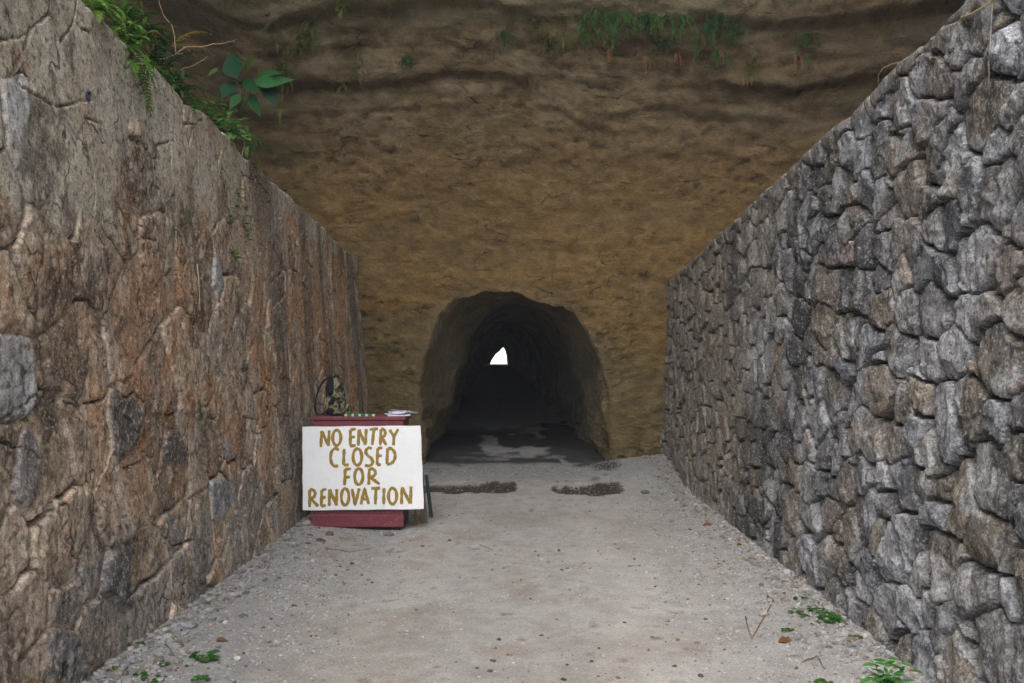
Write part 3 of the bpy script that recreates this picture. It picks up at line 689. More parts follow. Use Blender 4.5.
# strokes in the board's own picture units (935 x 683 tracing)
def arc(cx, cy, rx, ry, a0, a1, n=14): return [(cx+rx*math.cos(R(a0+(a1-a0)*i/n)), cy+ry*math.sin(R(a0+(a1-a0)*i/n))) for i in range(n+1)]
ST = [  # NO ENTRY
 [(150, 190), (155, 75)], [(155, 75), (205, 180)], [(205, 182), (210, 70)], arc(264, 124, 30, 56, -80, 285),
 [(362, 68), (362, 182)], [(362, 68), (402, 62)], [(362, 122), (396, 118)], [(360, 184), (402, 180)],
 [(420, 182), (424, 66)], [(424, 66), (470, 176)], [(470, 178), (477, 62)], [(500, 68), (562, 62)], [(532, 66), (520, 178)],
 [(578, 180), (583, 66)], [(583, 66)]+arc(590, 93, 24, 28, -80, 90), [(588, 122), (622, 180)], [(645, 70), (676, 118)], [(708, 66), (676, 118), (674, 182)],
 # CLOSED
 arc(256, 264, 36, 64, -50, -300)[0:], [(318, 204), (314, 318)], [(314, 320), (352, 318)], arc(414, 262, 32, 60, -80, 285),
 [(518, 204), (496, 196), (476, 212), (474, 234), (490, 254), (514, 272), (526, 296), (518, 318), (494, 328), (468, 322)],
 [(560, 202), (556, 320)], [(560, 202), (594, 198)], [(558, 258), (590, 254)], [(556, 320), (584, 318)], [(632, 202), (626, 316)], [(632, 202)]+arc(640, 258, 46, 56, -80, 90)+[(626, 316)],
 # FOR
 [(326, 348), (322, 464)], [(326, 350), (368, 346)], [(324, 408), (362, 404)], arc(424, 402, 30, 58, -80, 285), [(500, 348), (496, 462)], [(500, 348)]+arc(510, 376, 34, 30, -75, 95), [(506, 408), (574, 458)],
 # RENOVATION
 [(70, 492), (70, 618)], [(70, 492)]+arc(82, 522, 28, 30, -80, 95), [(78, 556), (132, 612)], [(158, 496), (154, 612)], [(158, 496), (190, 490)], [(156, 552), (186, 546)], [(154, 612), (188, 606)],
 [(212, 610), (214, 492)], [(214, 492), (264, 606)], [(264, 608), (266, 490)], arc(326, 546, 28, 60, -80, 285), [(376, 490), (398, 604), (428, 486)], [(440, 602), (466, 488), (496, 600)], [(448, 566), (486, 562)],
 [(514, 488), (578, 486)], [(548, 488), (544, 602)], [(606, 486), (604, 602)], arc(668, 544, 30, 58, -80, 285), [(732, 602), (736, 482)], [(736, 482), (794, 598)], [(798, 600), (800, 476)]]
def stroke(m, pts, wdt):
    P = []
    for k in range(len(pts)-1):
        n = max(2, int(math.dist(pts[k], pts[k+1])/9))
        P += [(pts[k][0]+(pts[k+1][0]-pts[k][0])*i/n, pts[k][1]+(pts[k+1][1]-pts[k][1])*i/n) for i in range(n)]
    P.append(pts[-1])
    V = []; F = []
    sd_ = random.uniform(0, 50)
    for i, p in enumerate(P):
        a = P[max(i-1, 0)]; b = P[min(i+1, len(P)-1)]; L = math.dist(a, b) or 1
        nx, ny = -(b[1]-a[1])/L, (b[0]-a[0])/L
        ww = wdt*.5*(1+.13*math.sin(i*.9+sd_)+random.uniform(-.05, .05))*(.8 if i in (0, len(P)-1) else 1)
        for sgn in (-1, 1):
            xx, yy = p[0]+nx*ww*sgn, p[1]+ny*ww*sgn
            v = (yy-43)/597; u = (xx-15-6*v)/(853+19*v)
            V += [board_pt(u, v, stroke.h), board_pt(u, v, -.001)]
        if i:
            k = i*4; j = k-4
            F += [(j, k, k+2, j+2), (j+1, j+3, k+3, k+1), (j, j+1, k+1, k), (j+2, k+2, k+3, j+3)]
    m.add(V, F); stroke.h += .00003
stroke.h = .0020
m = MB()
for s_ in ST: stroke(m, s_, 22)
lt = local(sign, m).build('lettering', M_GOLD, sign, False)

# camouflage backpack
bk = empty('backpack', (-1.775, 9.58, bz1)); tag(bk, 'camouflage backpack with a dark looping strap on top of the maroon box', 'backpack')
def camo():
    m_, t, b = mat_new('camouflage_cloth', .95, .1); L = t.links.new
    tc = N(t, 'ShaderNodeTexCoord'); n = N(t, 'ShaderNodeTexNoise', Scale=17.0, Detail=2.5, Distortion=.6); L(tc.outputs['Object'], n.inputs['Vector'])
    r = N(t, 'ShaderNodeValToRGB'); r.color_ramp.interpolation = 'CONSTANT'; e = r.color_ramp.elements
    e[0].color = (.012, .014, .02, 1); e[1].position = .43; e[1].color = (.07, .065, .04, 1)
    q = e.new(.52); q.color = (.20, .185, .11, 1); q = e.new(.64); q.color = (.05, .05, .035, 1)
    L(n.outputs['Fac'], r.inputs[0]); L(r.outputs[0], b.inputs['Base Color'])
    n2 = N(t, 'ShaderNodeTexNoise', Scale=60.0); bpn = N(t, 'ShaderNodeBump', Distance=.006); L(tc.outputs['Object'], n2.inputs['Vector']); L(n2.outputs['Fac'], bpn.inputs['Height']); L(bpn.outputs[0], b.inputs['Normal'])
    return m_
M_CAMO = camo(); M_STRAP = rough_mat('dark_webbing', attr=False, colour=(.012, .014, .022), scales=(50,), amount=(.2,), bump=((90, .002),))
def lump(c, r, n=2.6, seed=0, amp=.08, taper=0.0):
    nu, nv = 28, 18; V = []; F = []
    for j in range(nv+1):
        p = math.pi*j/nv - math.pi/2
        for i in range(nu):
            t = 2*math.pi*i/nu
            def sp(v, e): return math.copysign(abs(v)**(2/e), v)
            x, y, z = sp(math.cos(p), n)*sp(math.cos(t), n), sp(math.cos(p), n)*sp(math.sin(t), n), sp(math.sin(p), n)
            k = 1-taper*(z*.5+.5)
            d = 1+amp*float(fbm(np.array([x*2.3+seed]), np.array([y*2.3]), np.array([z*2.3]), oct=3, seed=seed)[0])
            V.append((c[0]+r[0]*x*k*d, c[1]+r[1]*y*k*d, c[2]+r[2]*z*(1+.4*(d-1))))
    for j in range(nv):
        for i in range(nu):
            a = j*nu+i; b = j*nu+(i+1) % nu; F.append((a, b, b+nu, a+nu))
    return V, F
m = MB(); m.add(*lump((.0, .02, .185), (.105, .075, .185), 3.0, 3, .10, .42)); m.build('bag', M_CAMO, bk)
m = MB(); m.add(*lump((-.005, -.055, .095), (.115, .055, .092), 3.0, 8, .12, .15)); m.build('front_pouch', M_CAMO, bk)
m = MB(); m.add(*lump((.115, -.01, .055), (.035, .05, .055), 2.6, 9, .12, .1)); m.build('side_pouch', M_CAMO, bk)
m = MB(); m.add(*lump((-.045, -.03, .285), (.035, .03, .10), 2.4, 12, .12, .2)); m.build('shoulder_pad', M_STRAP, bk)
m = MB()
pts = [(-.055, -.03, .36), (-.085, -.035, .352), (-.125, -.04, .31), (-.16, -.045, .24), (-.185, -.05, .16), (-.19, -.05, .08), (-.175, -.05, .015), (-.13, -.05, .012), (-.09, -.05, .03)]
m.tube(pts, .010, .008, 6); m.tube([(-.06, -.04, .35), (-.085, -.055, .26), (-.075, -.07, .14), (-.1, -.06, .04)], .009, .008, 6); m.tube([(-.02, .0, .36), (.0, -.01, .39), (.03, 0, .37)], .008, .008, 6)
m.build('strap', M_STRAP, bk)

# papers, green strip and a grey rod
pp = empty('paper_stack', (-1.16, 9.52, bz1)); tag(pp, 'small stack of white and pale blue papers on the lid of the maroon box', 'papers')
for k, (cc, rz, w_, h_, lift) in enumerate((((.62, .62, .68), .1, .21, .28, .0), ((.45, .46, .66), -.2, .20, .26, .012), ((.74, .74, .78), .3, .17, .22, .024))):
    M3 = Matrix.Rotation(rz, 4, 'Z'); m = MB(); V = []; F = []
    for off in (0, .010):
        for j in range(5):
            for i in range(6):
                p = M3 @ Vector(((i/5-.5)*w_, (j/4-.5)*h_, lift+off + .018*(i/5-.3)**2*(1 if k else .2) + .006*math.sin(j+k)*(i/5) + .002)); V.append(p)
    for j in range(4):
        for i in range(5):
            a = j*6+i; F += [(a, a+6, a+7, a+1), (30+a, 31+a, 37+a, 36+a)]
    for i in range(5): F += [(i, i+1, 31+i, 30+i), (24+i, 54+i, 55+i, 25+i)]
    for j in range(4): F += [(j*6, 30+j*6, 36+j*6, j*6+6), (j*6+5, j*6+11, j*6+41, j*6+35)]
    m.add(V, F, cc); m.build('paper_sheet', M_OBJ, pp, False)
st0 = MB(); x0_, x1_ = at(345, 414, 9.40).x, at(375, 414, 9.40).x
for i in range(13):
    a = x0_+(x1_-x0_)*i/13; b = x0_+(x1_-x0_)*(i+1)/13
    cc = (.5, .55, .5) if i in (0, 3, 6, 9, 12) else (.01, .16, .05)
    st0.box((a, 9.375, bz1+.001), (b, 9.415, bz1+.021), None, cc)
tag(st0.build('notebook', M_OBJ, None, False), 'narrow green notebook with white marks lying before the backpack', 'notebook')
m = MB(); a = Vector((at(391, 411, 9.46).x, 9.46, bz1+.058)); b = Vector((at(418.5, 412.5, 9.42).x, 9.40, bz1+.032)); m.tube([a, a*.5+b*.5, b], .006, .005, 8, (.30, .30, .34))
tag(m.build('metal_rod', M_OBJ), 'thin grey rod lying on the papers and jutting past the lid', 'rod')

# things leaning behind the right end of the sign
m = MB(); p0 = on_ground(415.5, 526); m.tube([p0+Vector((0, .05, -.02)), p0+Vector((-.012, .13, .42)), p0+Vector((-.02, .19, .80))], .014, .016, 7, (.22, .14, .06))
tag(m.build('wooden_stake', M_WOOD), 'pale brown wooden stake leaning on the maroon box behind the sign', 'stake')
p0 = on_ground(424.5, 524); M4 = Matrix.Translation(p0+Vector((0, .05, -.03))) @ Matrix.Rotation(R(-9), 4, 'X') @ Matrix.Rotation(R(-6), 4, 'Y')
m = MB(); m.box((-.03, -.01, 0), (.03, .012, .72), M4, (.12, .10, .075)); tag(bevel(m.build('plank', M_WOOD, None, False), .003), 'weathered grey plank end leaning beside the wooden stake', 'plank')
p0 = on_ground(431.5, 517.5); M4 = Matrix.Translation(p0+Vector((0, .03, -.01))) @ Matrix.Rotation(R(-14), 4, 'X') @ Matrix.Rotation(R(-8.5), 4, 'Y')
m = MB(); m.box((-.018, -.012, 0), (.018, .012, .44), M4, (.012, .035, .032)); tag(bevel(m.build('flat_bar', M_OBJ, None, False), .004), 'dark green flat bar leaning at the right edge of the white sign', 'bar')

# stones and scraps by the box
def stone(p, r, col, label, seed, squash=.7):
    V, F = lump((0, 0, 0), (r, r*.9, r*squash), 2.2, seed, .25)
    m = MB(); m.add([(v[0]+p.x, v[1]+p.y, v[2]+p.z+r*squash*.55) for v in V], F, col)
    return tag(m.build('stone', M_PEBBLE), label, 'stone', 'loose stones on the path')
stone(on_ground(307, 525), .045, (.30, .27, .24), 'pale round stone wedged beside the left foot of the maroon box', 31)
stone(on_ground(330, 535), .035, (.16, .10, .075), 'brown stone chip lying in front of the maroon box', 32)
stone(on_ground(389, 535), .045, (.17, .16, .155), 'flat grey stone under the right front corner of the maroon box', 33, .4)
stone(on_ground(785, 573), .035, (.36, .37, .38), 'light grey stone at the foot of the rubble wall', 34)
stone(on_ground(762, 614), .028, (.33, .29, .24), 'tan pebble beside the forked twig', 35)
stone(on_ground(238, 659), .018, (.55, .54, .52), 'small white pebble near the leafy weed by the left wall', 36)
stone(on_ground(645, 476), .04, (.10, .095, .085), 'dark mossy stone at the right foot of the rock face', 37)
stone(on_ground(226, 623), .016, (.55, .56, .6), 'whitish pebble on the gravel beside the left wall', 38)

# drain pipe end in the left wall
p, nrm = hit(T_LEFT, 83.5, 93.5); m = MB(); V = []; F = []; n = 16
ax = Vector((1, -.35, -.1)).normalized(); s1 = ax.cross(Vector((0, 0, 1))).normalized(); s2 = s1.cross(ax)
for (r_, l_) in ((.019, -.06), (.019, .012), (.0145, .012), (.0145, -.05)):
    for k in range(n): V.append(p + ax*l_ + (s1*math.cos(6.2832*k/n) + s2*math.sin(6.2832*k/n)*1.35)*r_)
for j in range(3):
    for k in range(n): F.append((j*n+k, j*n+(k+1) % n, (j+1)*n+(k+1) % n, (j+1)*n+k))
F.append(tuple(3*n+k for k in range(n))); m.add(V, F); tag(m.build('drain_pipe', M_PIPE), 'dark blue drain pipe end poking from the upper left wall', 'pipe')

# ------------------------------------------------------------------ plants
G1, G2, G3, GY, GB = (.075, .17, .03), (.035, .09, .02), (.02, .055, .018), (.26, .26, .04), (.30, .15, .05)
rs = random.Random(5)
def fern(px, py, d, fronds, label, group=None, name='fern', off=0.0):
    """fronds: (direction, length, width, droop, colour, pairs)"""
    b = at(px, py, d); m = MB()
    for (dv, L, W, dr, cc, pr) in fronds:
        m.frond(b+Vector((rs.uniform(-.03, .03), rs.uniform(-.03, .03), 0)), dv, L, W, dr, pr, cc, rs=rs)
    o = m.build(name, M_LEAF); return tag(o, label, 'fern', group)
BK = 'plants growing on the left wall top'
def spray(n, x0, x1, z0, z1, L, W, dr, cols, pr):
    """a rosette of n fronds fanned between the given sideways and upward leanings"""
    out = []
    for i in range(n):
        f = (i+rs.random())/n
        out.append(((x0+(x1-x0)*f, rs.uniform(-.55, .35), rs.uniform(z0, z1)), L*rs.uniform(.6, 1.08), W*rs.uniform(.8, 1.1), dr*rs.uniform(.75, 1.3), rs.choice(cols), pr))
    return out
fern(88, 8, 5.52, spray(16, -.6, 1.2, -.1, .6, .32, .13, 1.6, (G1, (.12, .24, .045), (.14, .24, .04)), 19), 'bright green fern drooping over the wall corner at the top left', BK)
fern(112, 44, 6.5, spray(13, -.7, 1.1, .4, 1.2, .52, .19, 1.1, (G2, G2, G1, G3), 20), 'mid green fern above the wall, behind the drooping corner fern', BK)
fern(116, 42, 5.98, spray(6, .3, 1.1, -.25, .25, .24, .10, 1.0, (G1, (.10, .2, .03)), 16), 'pale green fern frond resting on the sloping wall top', BK)
fern(132, 62, 6.02, spray(14, -.7, .8, -.1, .35, .33, .13, 2.4, ((.10, .22, .03), G1, (.09, .2, .03)), 16), 'soft yellow-green fern hanging down the face of the left wall', BK)
fern(146, 84, 7.0, spray(15, -.8, 1.2, .3, 1.2, .50, .19, 1.2, (G3, G2, G2, G3), 20), 'dark green fern behind the wall beside the dry twigs', BK)
fern(168, 98, 7.3, spray(10, -.4, 1.1, .3, 1.1, .42, .17, 1.8, (G3, G2), 20), 'dark curling fern in front of the brown rock, below the twigs', BK)
fern(232, 134, 8.7, spray(7, -.4, .9, .1, .5, .42, .14, 2.3, ((.05, .14, .03), G2, G3), 20), 'long arching fern frond lowest on the left wall top', BK)
for (px, py, d, tips, lf, lab) in (
    (128, 52, 6.35, [(112, 10), (124, 16), (136, 20), (118, -6), (146, 30), (132, 34), (104, -4)], (.075, .038, (.085, .18, .035), 7, .3), 'light green small-leaved shrub crowding the drooping corner fern'),
    (160, 92, 6.95, [(150, 58), (166, 62), (176, 72), (184, 84), (142, 52), (170, 88)], (.065, .03, (.05, .12, .025), 7, .3), 'small-leaved tangle filling the wall edge below the dry twigs'),
    (222, 134, 8.1, [(208, 112), (222, 116), (236, 124), (246, 136), (252, 148), (230, 112), (244, 126)], (.085, .04, (.085, .2, .04), 5, .3), 'fresh light green sprays trailing over the wall edge beside the looping root'),
    (192, 118, 7.5, [(180, 92), (196, 96), (206, 106), (214, 116), (200, 112)], (.06, .026, (.06, .13, .03), 7, .3), 'loose trailing greenery between the twigs and the bright plant')):
    b = at(px, py, d); q = [[b, b.lerp(at(tx, ty, d-.06), .5)+Vector((rs.uniform(-.05, .05), 0, .05)), at(tx, ty, d-.06)] for tx, ty in tips]
    o = empty('shrub', b); tag(o, lab, 'shrub', BK); ms, ml = MB(), MB()
    for P in q:
        P = [v-b for v in P]; ms.tube(P, .004, .002, 5, (.07, .08, .03))
        for k in range(lf[3]*2):
            t = rs.uniform(.25, 2); i = min(int(t), 1); p = P[i].lerp(P[i+1], t-i); kk = rs.uniform(.55, 1.4)
            ml.leaf(p+Vector((rs.gauss(0, .02), rs.gauss(0, .03), rs.gauss(0, .02))), (rs.uniform(-1, 1), rs.uniform(-1, .4), rs.uniform(-.4, .6)), (rs.uniform(-.3, .3), -.5, 1), lf[0]*rs.uniform(.6, 1.2), lf[1]*rs.uniform(.7, 1.2), .35, .25, tuple(c_*kk for c_ in lf[2]), (.1, .7, 1.0, .85, .5, .04))
    ms.build('stem', M_TWIG, o); ml.build('leaves', M_LEAF, o)
# dead bracken, yellow to rust
b = at(168, 44, 7.8); m = MB()
for dv, L, W, dr, cc, tp in (((.55, .1, .7), .34, .15, 1.2, (.40, .34, .05), (.38, .2, .06)), ((1, .1, .35), .34, .12, 1.0, (.34, .2, .06), (.34, .14, .05)), ((-.5, 0, .8), .3, .12, 1.3, (.32, .16, .06), (.3, .12, .05)), ((.9, -.2, .1), .26, .1, 1.2, (.36, .18, .06), (.3, .12, .04))):
    m.frond(b, dv, L, W, dr, 18, cc, tip=tp, rs=rs, lw=.3)
tag(m.build('bracken', M_LEAF), 'withered yellow and rust bracken among the green ferns', 'bracken', BK)
b = at(140, 14, 7.2); m = MB()
for dv, L, W, dr in (((.2, 0, -1), .28, .10, .5), ((.5, .1, -.6), .25, .09, 1.2), ((-.1, 0, .9), .2, .08, 1.0)):
    m.frond(b, dv, L, W, dr, 15, (.36, .18, .05), rs=rs, lw=.3)
tag(m.build('bracken', M_LEAF), 'brown curled bracken hanging between the upper ferns', 'bracken', BK)

def leafy(name, base, stems, leaf, label, cat='plant', group=None, stemcol=(.06, .1, .03), r=.004):
    """stems: list of point lists; leaf: (L, W, colour, count per stem, droop)"""
    o = empty(name, base); tag(o, label, cat, group)
    ms, ml = MB(), MB(); L, W, cc, cnt, dr = leaf
    for pts in stems:
        P = [Vector(p)-Vector(base) for p in pts]; ms.tube(P, r, r*.5, 5, stemcol)
        for k in range(cnt):
            t = (k+1)/cnt*(len(P)-1); i = min(int(t), len(P)-2); f = t-i; p = P[i]*(1-f)+P[i+1]*f
            a = k*2.4+rs.uniform(-.4, .4)
            dv = Vector((math.cos(a), math.sin(a)*.8-.2, rs.uniform(-.1, .45))); s_ = rs.uniform(.7, 1.15); kk = rs.uniform(.75, 1.25)
            ml.leaf(p, dv, Vector((rs.uniform(-.3, .3), -.5, 1)), L*s_, W*s_, dr, .25, tuple(c_*kk for c_ in cc), (.1, .7, 1.0, .85, .5, .04))
    ms.build('stem', M_TWIG, o); ml.build('leaves', M_LEAF, o); return o
def sprig(px, py, d, tips, **k): # stems from one base to given sight points at the same depth
    b = at(px, py, d); out = []
    for tx, ty in tips:
        t = at(tx, ty, d-.05); mid = b.lerp(t, .5)+Vector((0, 0, .03)); out.append([b, mid, t])
    return b, out
b, s_ = sprig(112, 30, 6.6, [(118, 4), (130, 12), (140, 22), (104, 2), (134, 0)]); leafy('shrub', b, s_, (.13, .055, (.03, .10, .025), 6, .3), 'dark leafy shrub behind the white coping stone', 'shrub', BK)
b, s_ = sprig(118, 40, 6.4, [(122, 27), (128, 30), (114, 30)]); leafy('leafy_plant', b, s_, (.09, .04, (.24, .28, .03), 5, .3), 'yellow-green leaf tuft just above the sloping wall edge', 'plant', BK)
b, s_ = sprig(206, 128, 8.4, [(222, 112), (230, 108), (238, 118), (212, 104), (196, 110), (204, 100), (232, 122)]); leafy('leafy_plant', b, s_, (.12, .05, (.06, .19, .03), 6, .3), 'small bright green plant at the wall edge before brown rock', 'plant', BK)
b, s_ = sprig(186, 112, 8.2, [(176, 100), (200, 96), (192, 104), (212, 98)]); leafy('leafy_plant', b, s_, (.07, .03, (.04, .11, .02), 6, .3), 'thin dark green trailing plant behind the middle of the wall edge', 'plant', BK)
b, s_ = sprig(150, 40, 7.5, [(142, 28), (166, 34), (158, 46), (176, 48), (150, 22)]); leafy('shrub', b, s_, (.13, .05, (.025, .075, .02), 7, .3), 'shady dark shrub mixed with ferns behind the twigs', 'shrub', BK)
# large arrow-leaved plant
base = at(236, 116, 9.6); o = empty('broadleaf_plant', base); tag(o, 'plant with big dark arrow-shaped leaves standing clear of the brown rock', 'plant', BK)
ms, ml = MB(), MB()
for (ax, ay, tx, ty, W, cc) in ((235, 76, 226, 51, .20, (.012, .06, .026)), (232, 80, 220, 95, .16, (.014, .065, .03)), (251, 81, 289, 77, .12, (.03, .13, .035)), (262, 80, 274, 103, .14, (.010, .045, .020)), (244, 70, 249, 54, .09, (.10, .16, .03)),
    (254, 74, 277, 69, .08, (.03, .11, .03)), (238, 92, 228, 106, .09, (.03, .1, .03)), (248, 92, 257, 112, .10, (.022, .08, .028)), (240, 78, 256, 88, .10, (.02, .075, .025)), (216, 66, 206, 72, .05, (.06, .14, .03))):
    p = at(ax, ay, 9.5+rs.uniform(-.1, .1))-base; t = at(tx, ty, 9.38+rs.uniform(-.1, .1))-base; L = (t-p).length
    ml.leaf(p, t-p, Vector((rs.uniform(-.25, .25), -1, rs.uniform(-.1, .3))), L*1.08, W*1.05, .10, .22, cc, (.05, .42, .72, .92, 1.0, .99, .9, .74, .55, .35, .16, .02))
    ms.tube([Vector((0, 0, 0)), p*.5+Vector((.02, 0, .0)), p], .005, .003, 5, (.05, .08, .03))
ms.build('stem', M_TWIG, o); ml.build('leaves', M_LEAF, o)
# small creeper leaves on the left wall face
for k, (lst, lab) in enumerate((([(232, 186), (236, 194), (233, 203), (228, 214), (226, 222)], 'thin creeper with tiny leaves trailing down the upper left wall'), ([(240, 214), (241, 222), (246, 236), (243, 244)], 'tiny pale creeper sprig on the brown stained left wall'), ([(226, 248), (231, 256), (234, 259)], 'lowest small green creeper tuft on the left wall face'))):
    pts = [hit(T_LEFT, *q)[0]+Vector((.015, 0, 0)) for q in lst]
    leafy('creeper', pts[0], [pts], (.075, .045, (.10, .17, .03), 3+2*len(lst), .2), lab, 'creeper', 'creepers on the left wall', r=.002)
# dry twigs and roots
def twig(pts, r, col, label, cat='twig', name='twig', sub=3):
    P = []
    for i in range(len(pts)-1):
        for k in range(sub): P.append(pts[i].lerp(pts[i+1], k/sub)+Vector((0, rs.uniform(-.006, .006), rs.uniform(-.006, .006))))
    P.append(pts[-1]); m = MB(); m.tube(P, r, r*.55, 5, col); return tag(m.build(name, M_TWIG), label, cat, 'dry twigs and stems')
twig([at(140, 62, 7.0), at(160, 56, 7.0), at(180, 51, 7.05)], .006, (.28, .2, .12), 'straight pale dead twig poking out over the left wall top')
twig([at(174, 50, 7.3), at(182, 45, 7.3), at(205, 43, 7.4), at(222, 41, 7.5), at(234, 37, 7.6)], .005, (.30, .2, .12), 'long thin tan twig reaching right from the ferns')
twig([at(173, 51, 7.3), at(172, 34, 7.3), at(169, 22, 7.3), at(160, 12, 7.3), at(156, 0, 7.3), at(157, -12, 7.3)], .0045, (.24, .16, .1), 'upright bent brown stem rising past the withered bracken')
twig([at(160, 80, 7.6), at(176, 69, 7.6), at(192, 62, 7.6), at(205, 54, 7.6)], .006, (.18, .17, .06), 'olive green bare stem slanting up in front of the rock')
twig([at(224, 128, 8.6), at(232, 127, 8.6), at(240, 133, 8.6), at(243, 143, 8.6), at(240, 155, 8.5), at(238, 160, 8.5)], .006, (.26, .22, .14), 'pale root looping over the wall edge by the bright plant', 'root', 'root')
pL = [hit(T_LEFT, *q)[0]+Vector((.02, 0, 0)) for q in ((193, 264), (195, 285), (196, 310))]
twig(pL, .004, (.5, .42, .28), 'straw stalk hanging straight down the left wall face', 'stalk', 'dry_stalk')
pR = [hit(T_RIGHT, *q)[0]+Vector((-.03, 0, 0)) for q in ((1000, 2), (998, 30), (996, 62), (996, 95))]
twig([at(1001, -30, pR[0].y)]+pR, .003, (.34, .28, .22), 'thin hanging root thread on the upper rubble wall', 'root', 'root')
pR = [hit(T_RIGHT, *q)[0]+Vector((-.03, 0, 0)) for q in ((998, 2), (985, 10), (970, 17), (962, 25))]
twig([pR[0]+Vector((.1, -.3, .25))]+pR, .006, (.42, .32, .16), 'yellow straw blade draped over the rubble wall top', 'straw', 'straw')
twig([pR[0]+Vector((.1, -.3, .22))]+[q+Vector((-.01, 0, .04)) for q in pR[:2]], .004, (.38, .28, .13), 'shorter straw blade beside the draped yellow straw', 'straw', 'straw')
pR = [hit(T_RIGHT, *q)[0]+Vector((-.03, 0, .02)) for q in ((884, 86), (891, 78))]
twig([pR[0], pR[0].lerp(pR[1], .5)+Vector((-.02, 0, .03)), pR[1]+Vector((0, 0, .05)), pR[1]+Vector((.1, -.1, .06))], .004, (.3, .24, .14), 'curved dry stem on the edge of the rubble wall top', 'twig', 'dry_twig')
b = at(955, 12, 5.1); leafy('seedling', b+Vector((.05, 0, -.05)), [[b+Vector((.05, 0, -.05)), b]], (.05, .04, (.02, .14, .04), 4, .2), 'little round-leaved green seedling on the rubble wall top', 'plant')

# ferns hanging from the ledges of the rock face
def hanging(px, py, spread, length, dens, col, label, tip=None):
    """thin fronds hanging from a ledge: spread and length in metres"""
    m = MB(); p, nrm = hit(T_CLIFF, px, py)
    n = int(dens*2.6)+3
    for i in range(n):
        q = p + Vector((rs.gauss(0, .30)*spread, -.02-rs.random()*.07, -length*.75*rs.random()**1.6+.04))
        L = rs.uniform(.13, .30)*min(1, .5+length); kk = rs.uniform(.5, 1.5)
        m.frond(q, (rs.uniform(-1, 1), -.7, rs.uniform(-.6, .5)), L, .055+.16*L*rs.uniform(.7, 1.2), 2.4, max(9, int(L*48)), tuple(c_*kk for c_ in col), tip=tip, jit=.35, rs=rs, lw=.30)
    for i in range(10):                                  # the root tuft that holds them together
        m.leaf(p+Vector((rs.uniform(-.5, .5)*spread, -.02, rs.uniform(-.02, .04))), (rs.uniform(-1, 1), -.5, rs.uniform(-.5, .3)), (0, -.4, 1), .06, .022, .4, .2, tuple(c_*.7 for c_ in col))
    return tag(m.build('hanging_fern', M_LEAF), label, 'fern', 'ferns hanging from the rock ledges')
HG, HD, HO = (.065, .16, .035), (.04, .10, .03), (.10, .12, .03)
HANG = [
 (538, 20, .25, .30, 6, HO, 'small olive fern hanging alone left of the middle ledge cluster'),
 (506, 32, .16, .16, 7, HD, 'short dark fern tuft leftmost on the middle ledge'),
 (563, 16, .10, .52, 5, HO, 'narrow yellowish fern strand hanging beside the middle cluster'),
 (551, 38, .06, .55, 3, HO, 'longest thin olive fern streamer below the middle ledge'),
 (586, 20, .2, .40, 8, HG, 'green fern clump on the left end of the thick ledge growth'),
 (604, 12, .25, .55, 12, HG, 'brightest long fern clump in the thick ledge growth'),
 (624, 14, .35, .32, 13, HG, 'bushy green fern mat under the ledge between two long clumps'),
 (645, 15, .3, .26, 10, HD, 'dark short fern mat in the centre of the ledge growth'),
 (664, 17, .25, .32, 10, HG, 'green fern tuft right of the dark short mat'),
 (682, 17, .16, .30, 7, HG, 'rounded green fern tuft next to the big dark clump'),
 (659, 40, .3, .20, 8, HD, 'dark fern patch below the main ledge growth'),
 (714, 16, .36, .78, 22, HD, 'big dark fern curtain hanging lowest on the right of the ledge'),
 (697, 40, .1, .55, 4, HO, 'thin olive strand left of the big fern curtain'),
 (738, 24, .1, .35, 4, HD, 'faint dark strand right of the big fern curtain'),
 (752, 60, .12, .38, 4, HO, 'small fern strand below and right of the big fern curtain'),
 (806, 36, .18, .40, 6, HD, 'dark green fern on the right-hand rock, apart from the ledge growth'),
 (313, 20, .10, .50, 5, HO, 'long olive fern strand hanging from the left ledge'),
 (303, 34, .25, .30, 6, HO, 'mossy fern clump beside the long strand on the left ledge'),
 (272, 24, .10, .38, 4, HO, 'fern strand nearest the left corner of the rock face'),
 (294, 44, .14, .42, 5, (.13, .13, .03), 'yellowish fern under the left ledge, above the arrow-leaved plant'),
 (341, 44, .08, .80, 3, HO, 'very long thin fern streamer on the left half of the rock'),
 (357, 48, .07, .50, 3, HO, 'shorter streamer right of the very long thin fern'),
 (408, 58, .14, .14, 5, HD, 'tiny fern tuft tucked in the crack above the left half'),
 (342, 2, .10, .20, 4, (.14, .19, .03), 'bright moss-like fern at the very top of the rock'),
 (283, 80, .14, .60, 4, (.13, .13, .03), 'dim olive fern hanging behind the arrow-leaved plant'),
 (281, 62, .12, .40, 4, HO, 'olive fern above the dim one behind the arrow-leaved plant'),
]
for h_ in HANG: hanging(*h_)
for (px, py, L, lab) in ((609, 48, .22, 'rusty dead fern tip below the brightest clump'), (645, 54, .28, 'rusty dead fern hanging under the dark short mat'), (677, 52, .18, 'small rusty dead frond left of the big fern curtain'), (720, 46, .30, 'rust-brown dead frond at the foot of the big fern curtain'), (797, 52, .26, 'orange dead frond beside the dark fern on the right-hand rock'), (746, 78, .16, 'faded brown frond below the small strand on the right')):
    p, nrm = hit(T_CLIFF, px, py); m = MB()
    for k in range(3): m.frond(p+Vector((rs.uniform(-.03, .03), -.04, 0)), (rs.uniform(-.5, .5), -.4, -.6), L*rs.uniform(.6, 1), .05, 2.5, 10, (.34, .16, .07), rs=rs, lw=.34)
    tag(m.build('dead_fern', M_LEAF), lab, 'dead fern', 'dead fronds under the rock ledges')

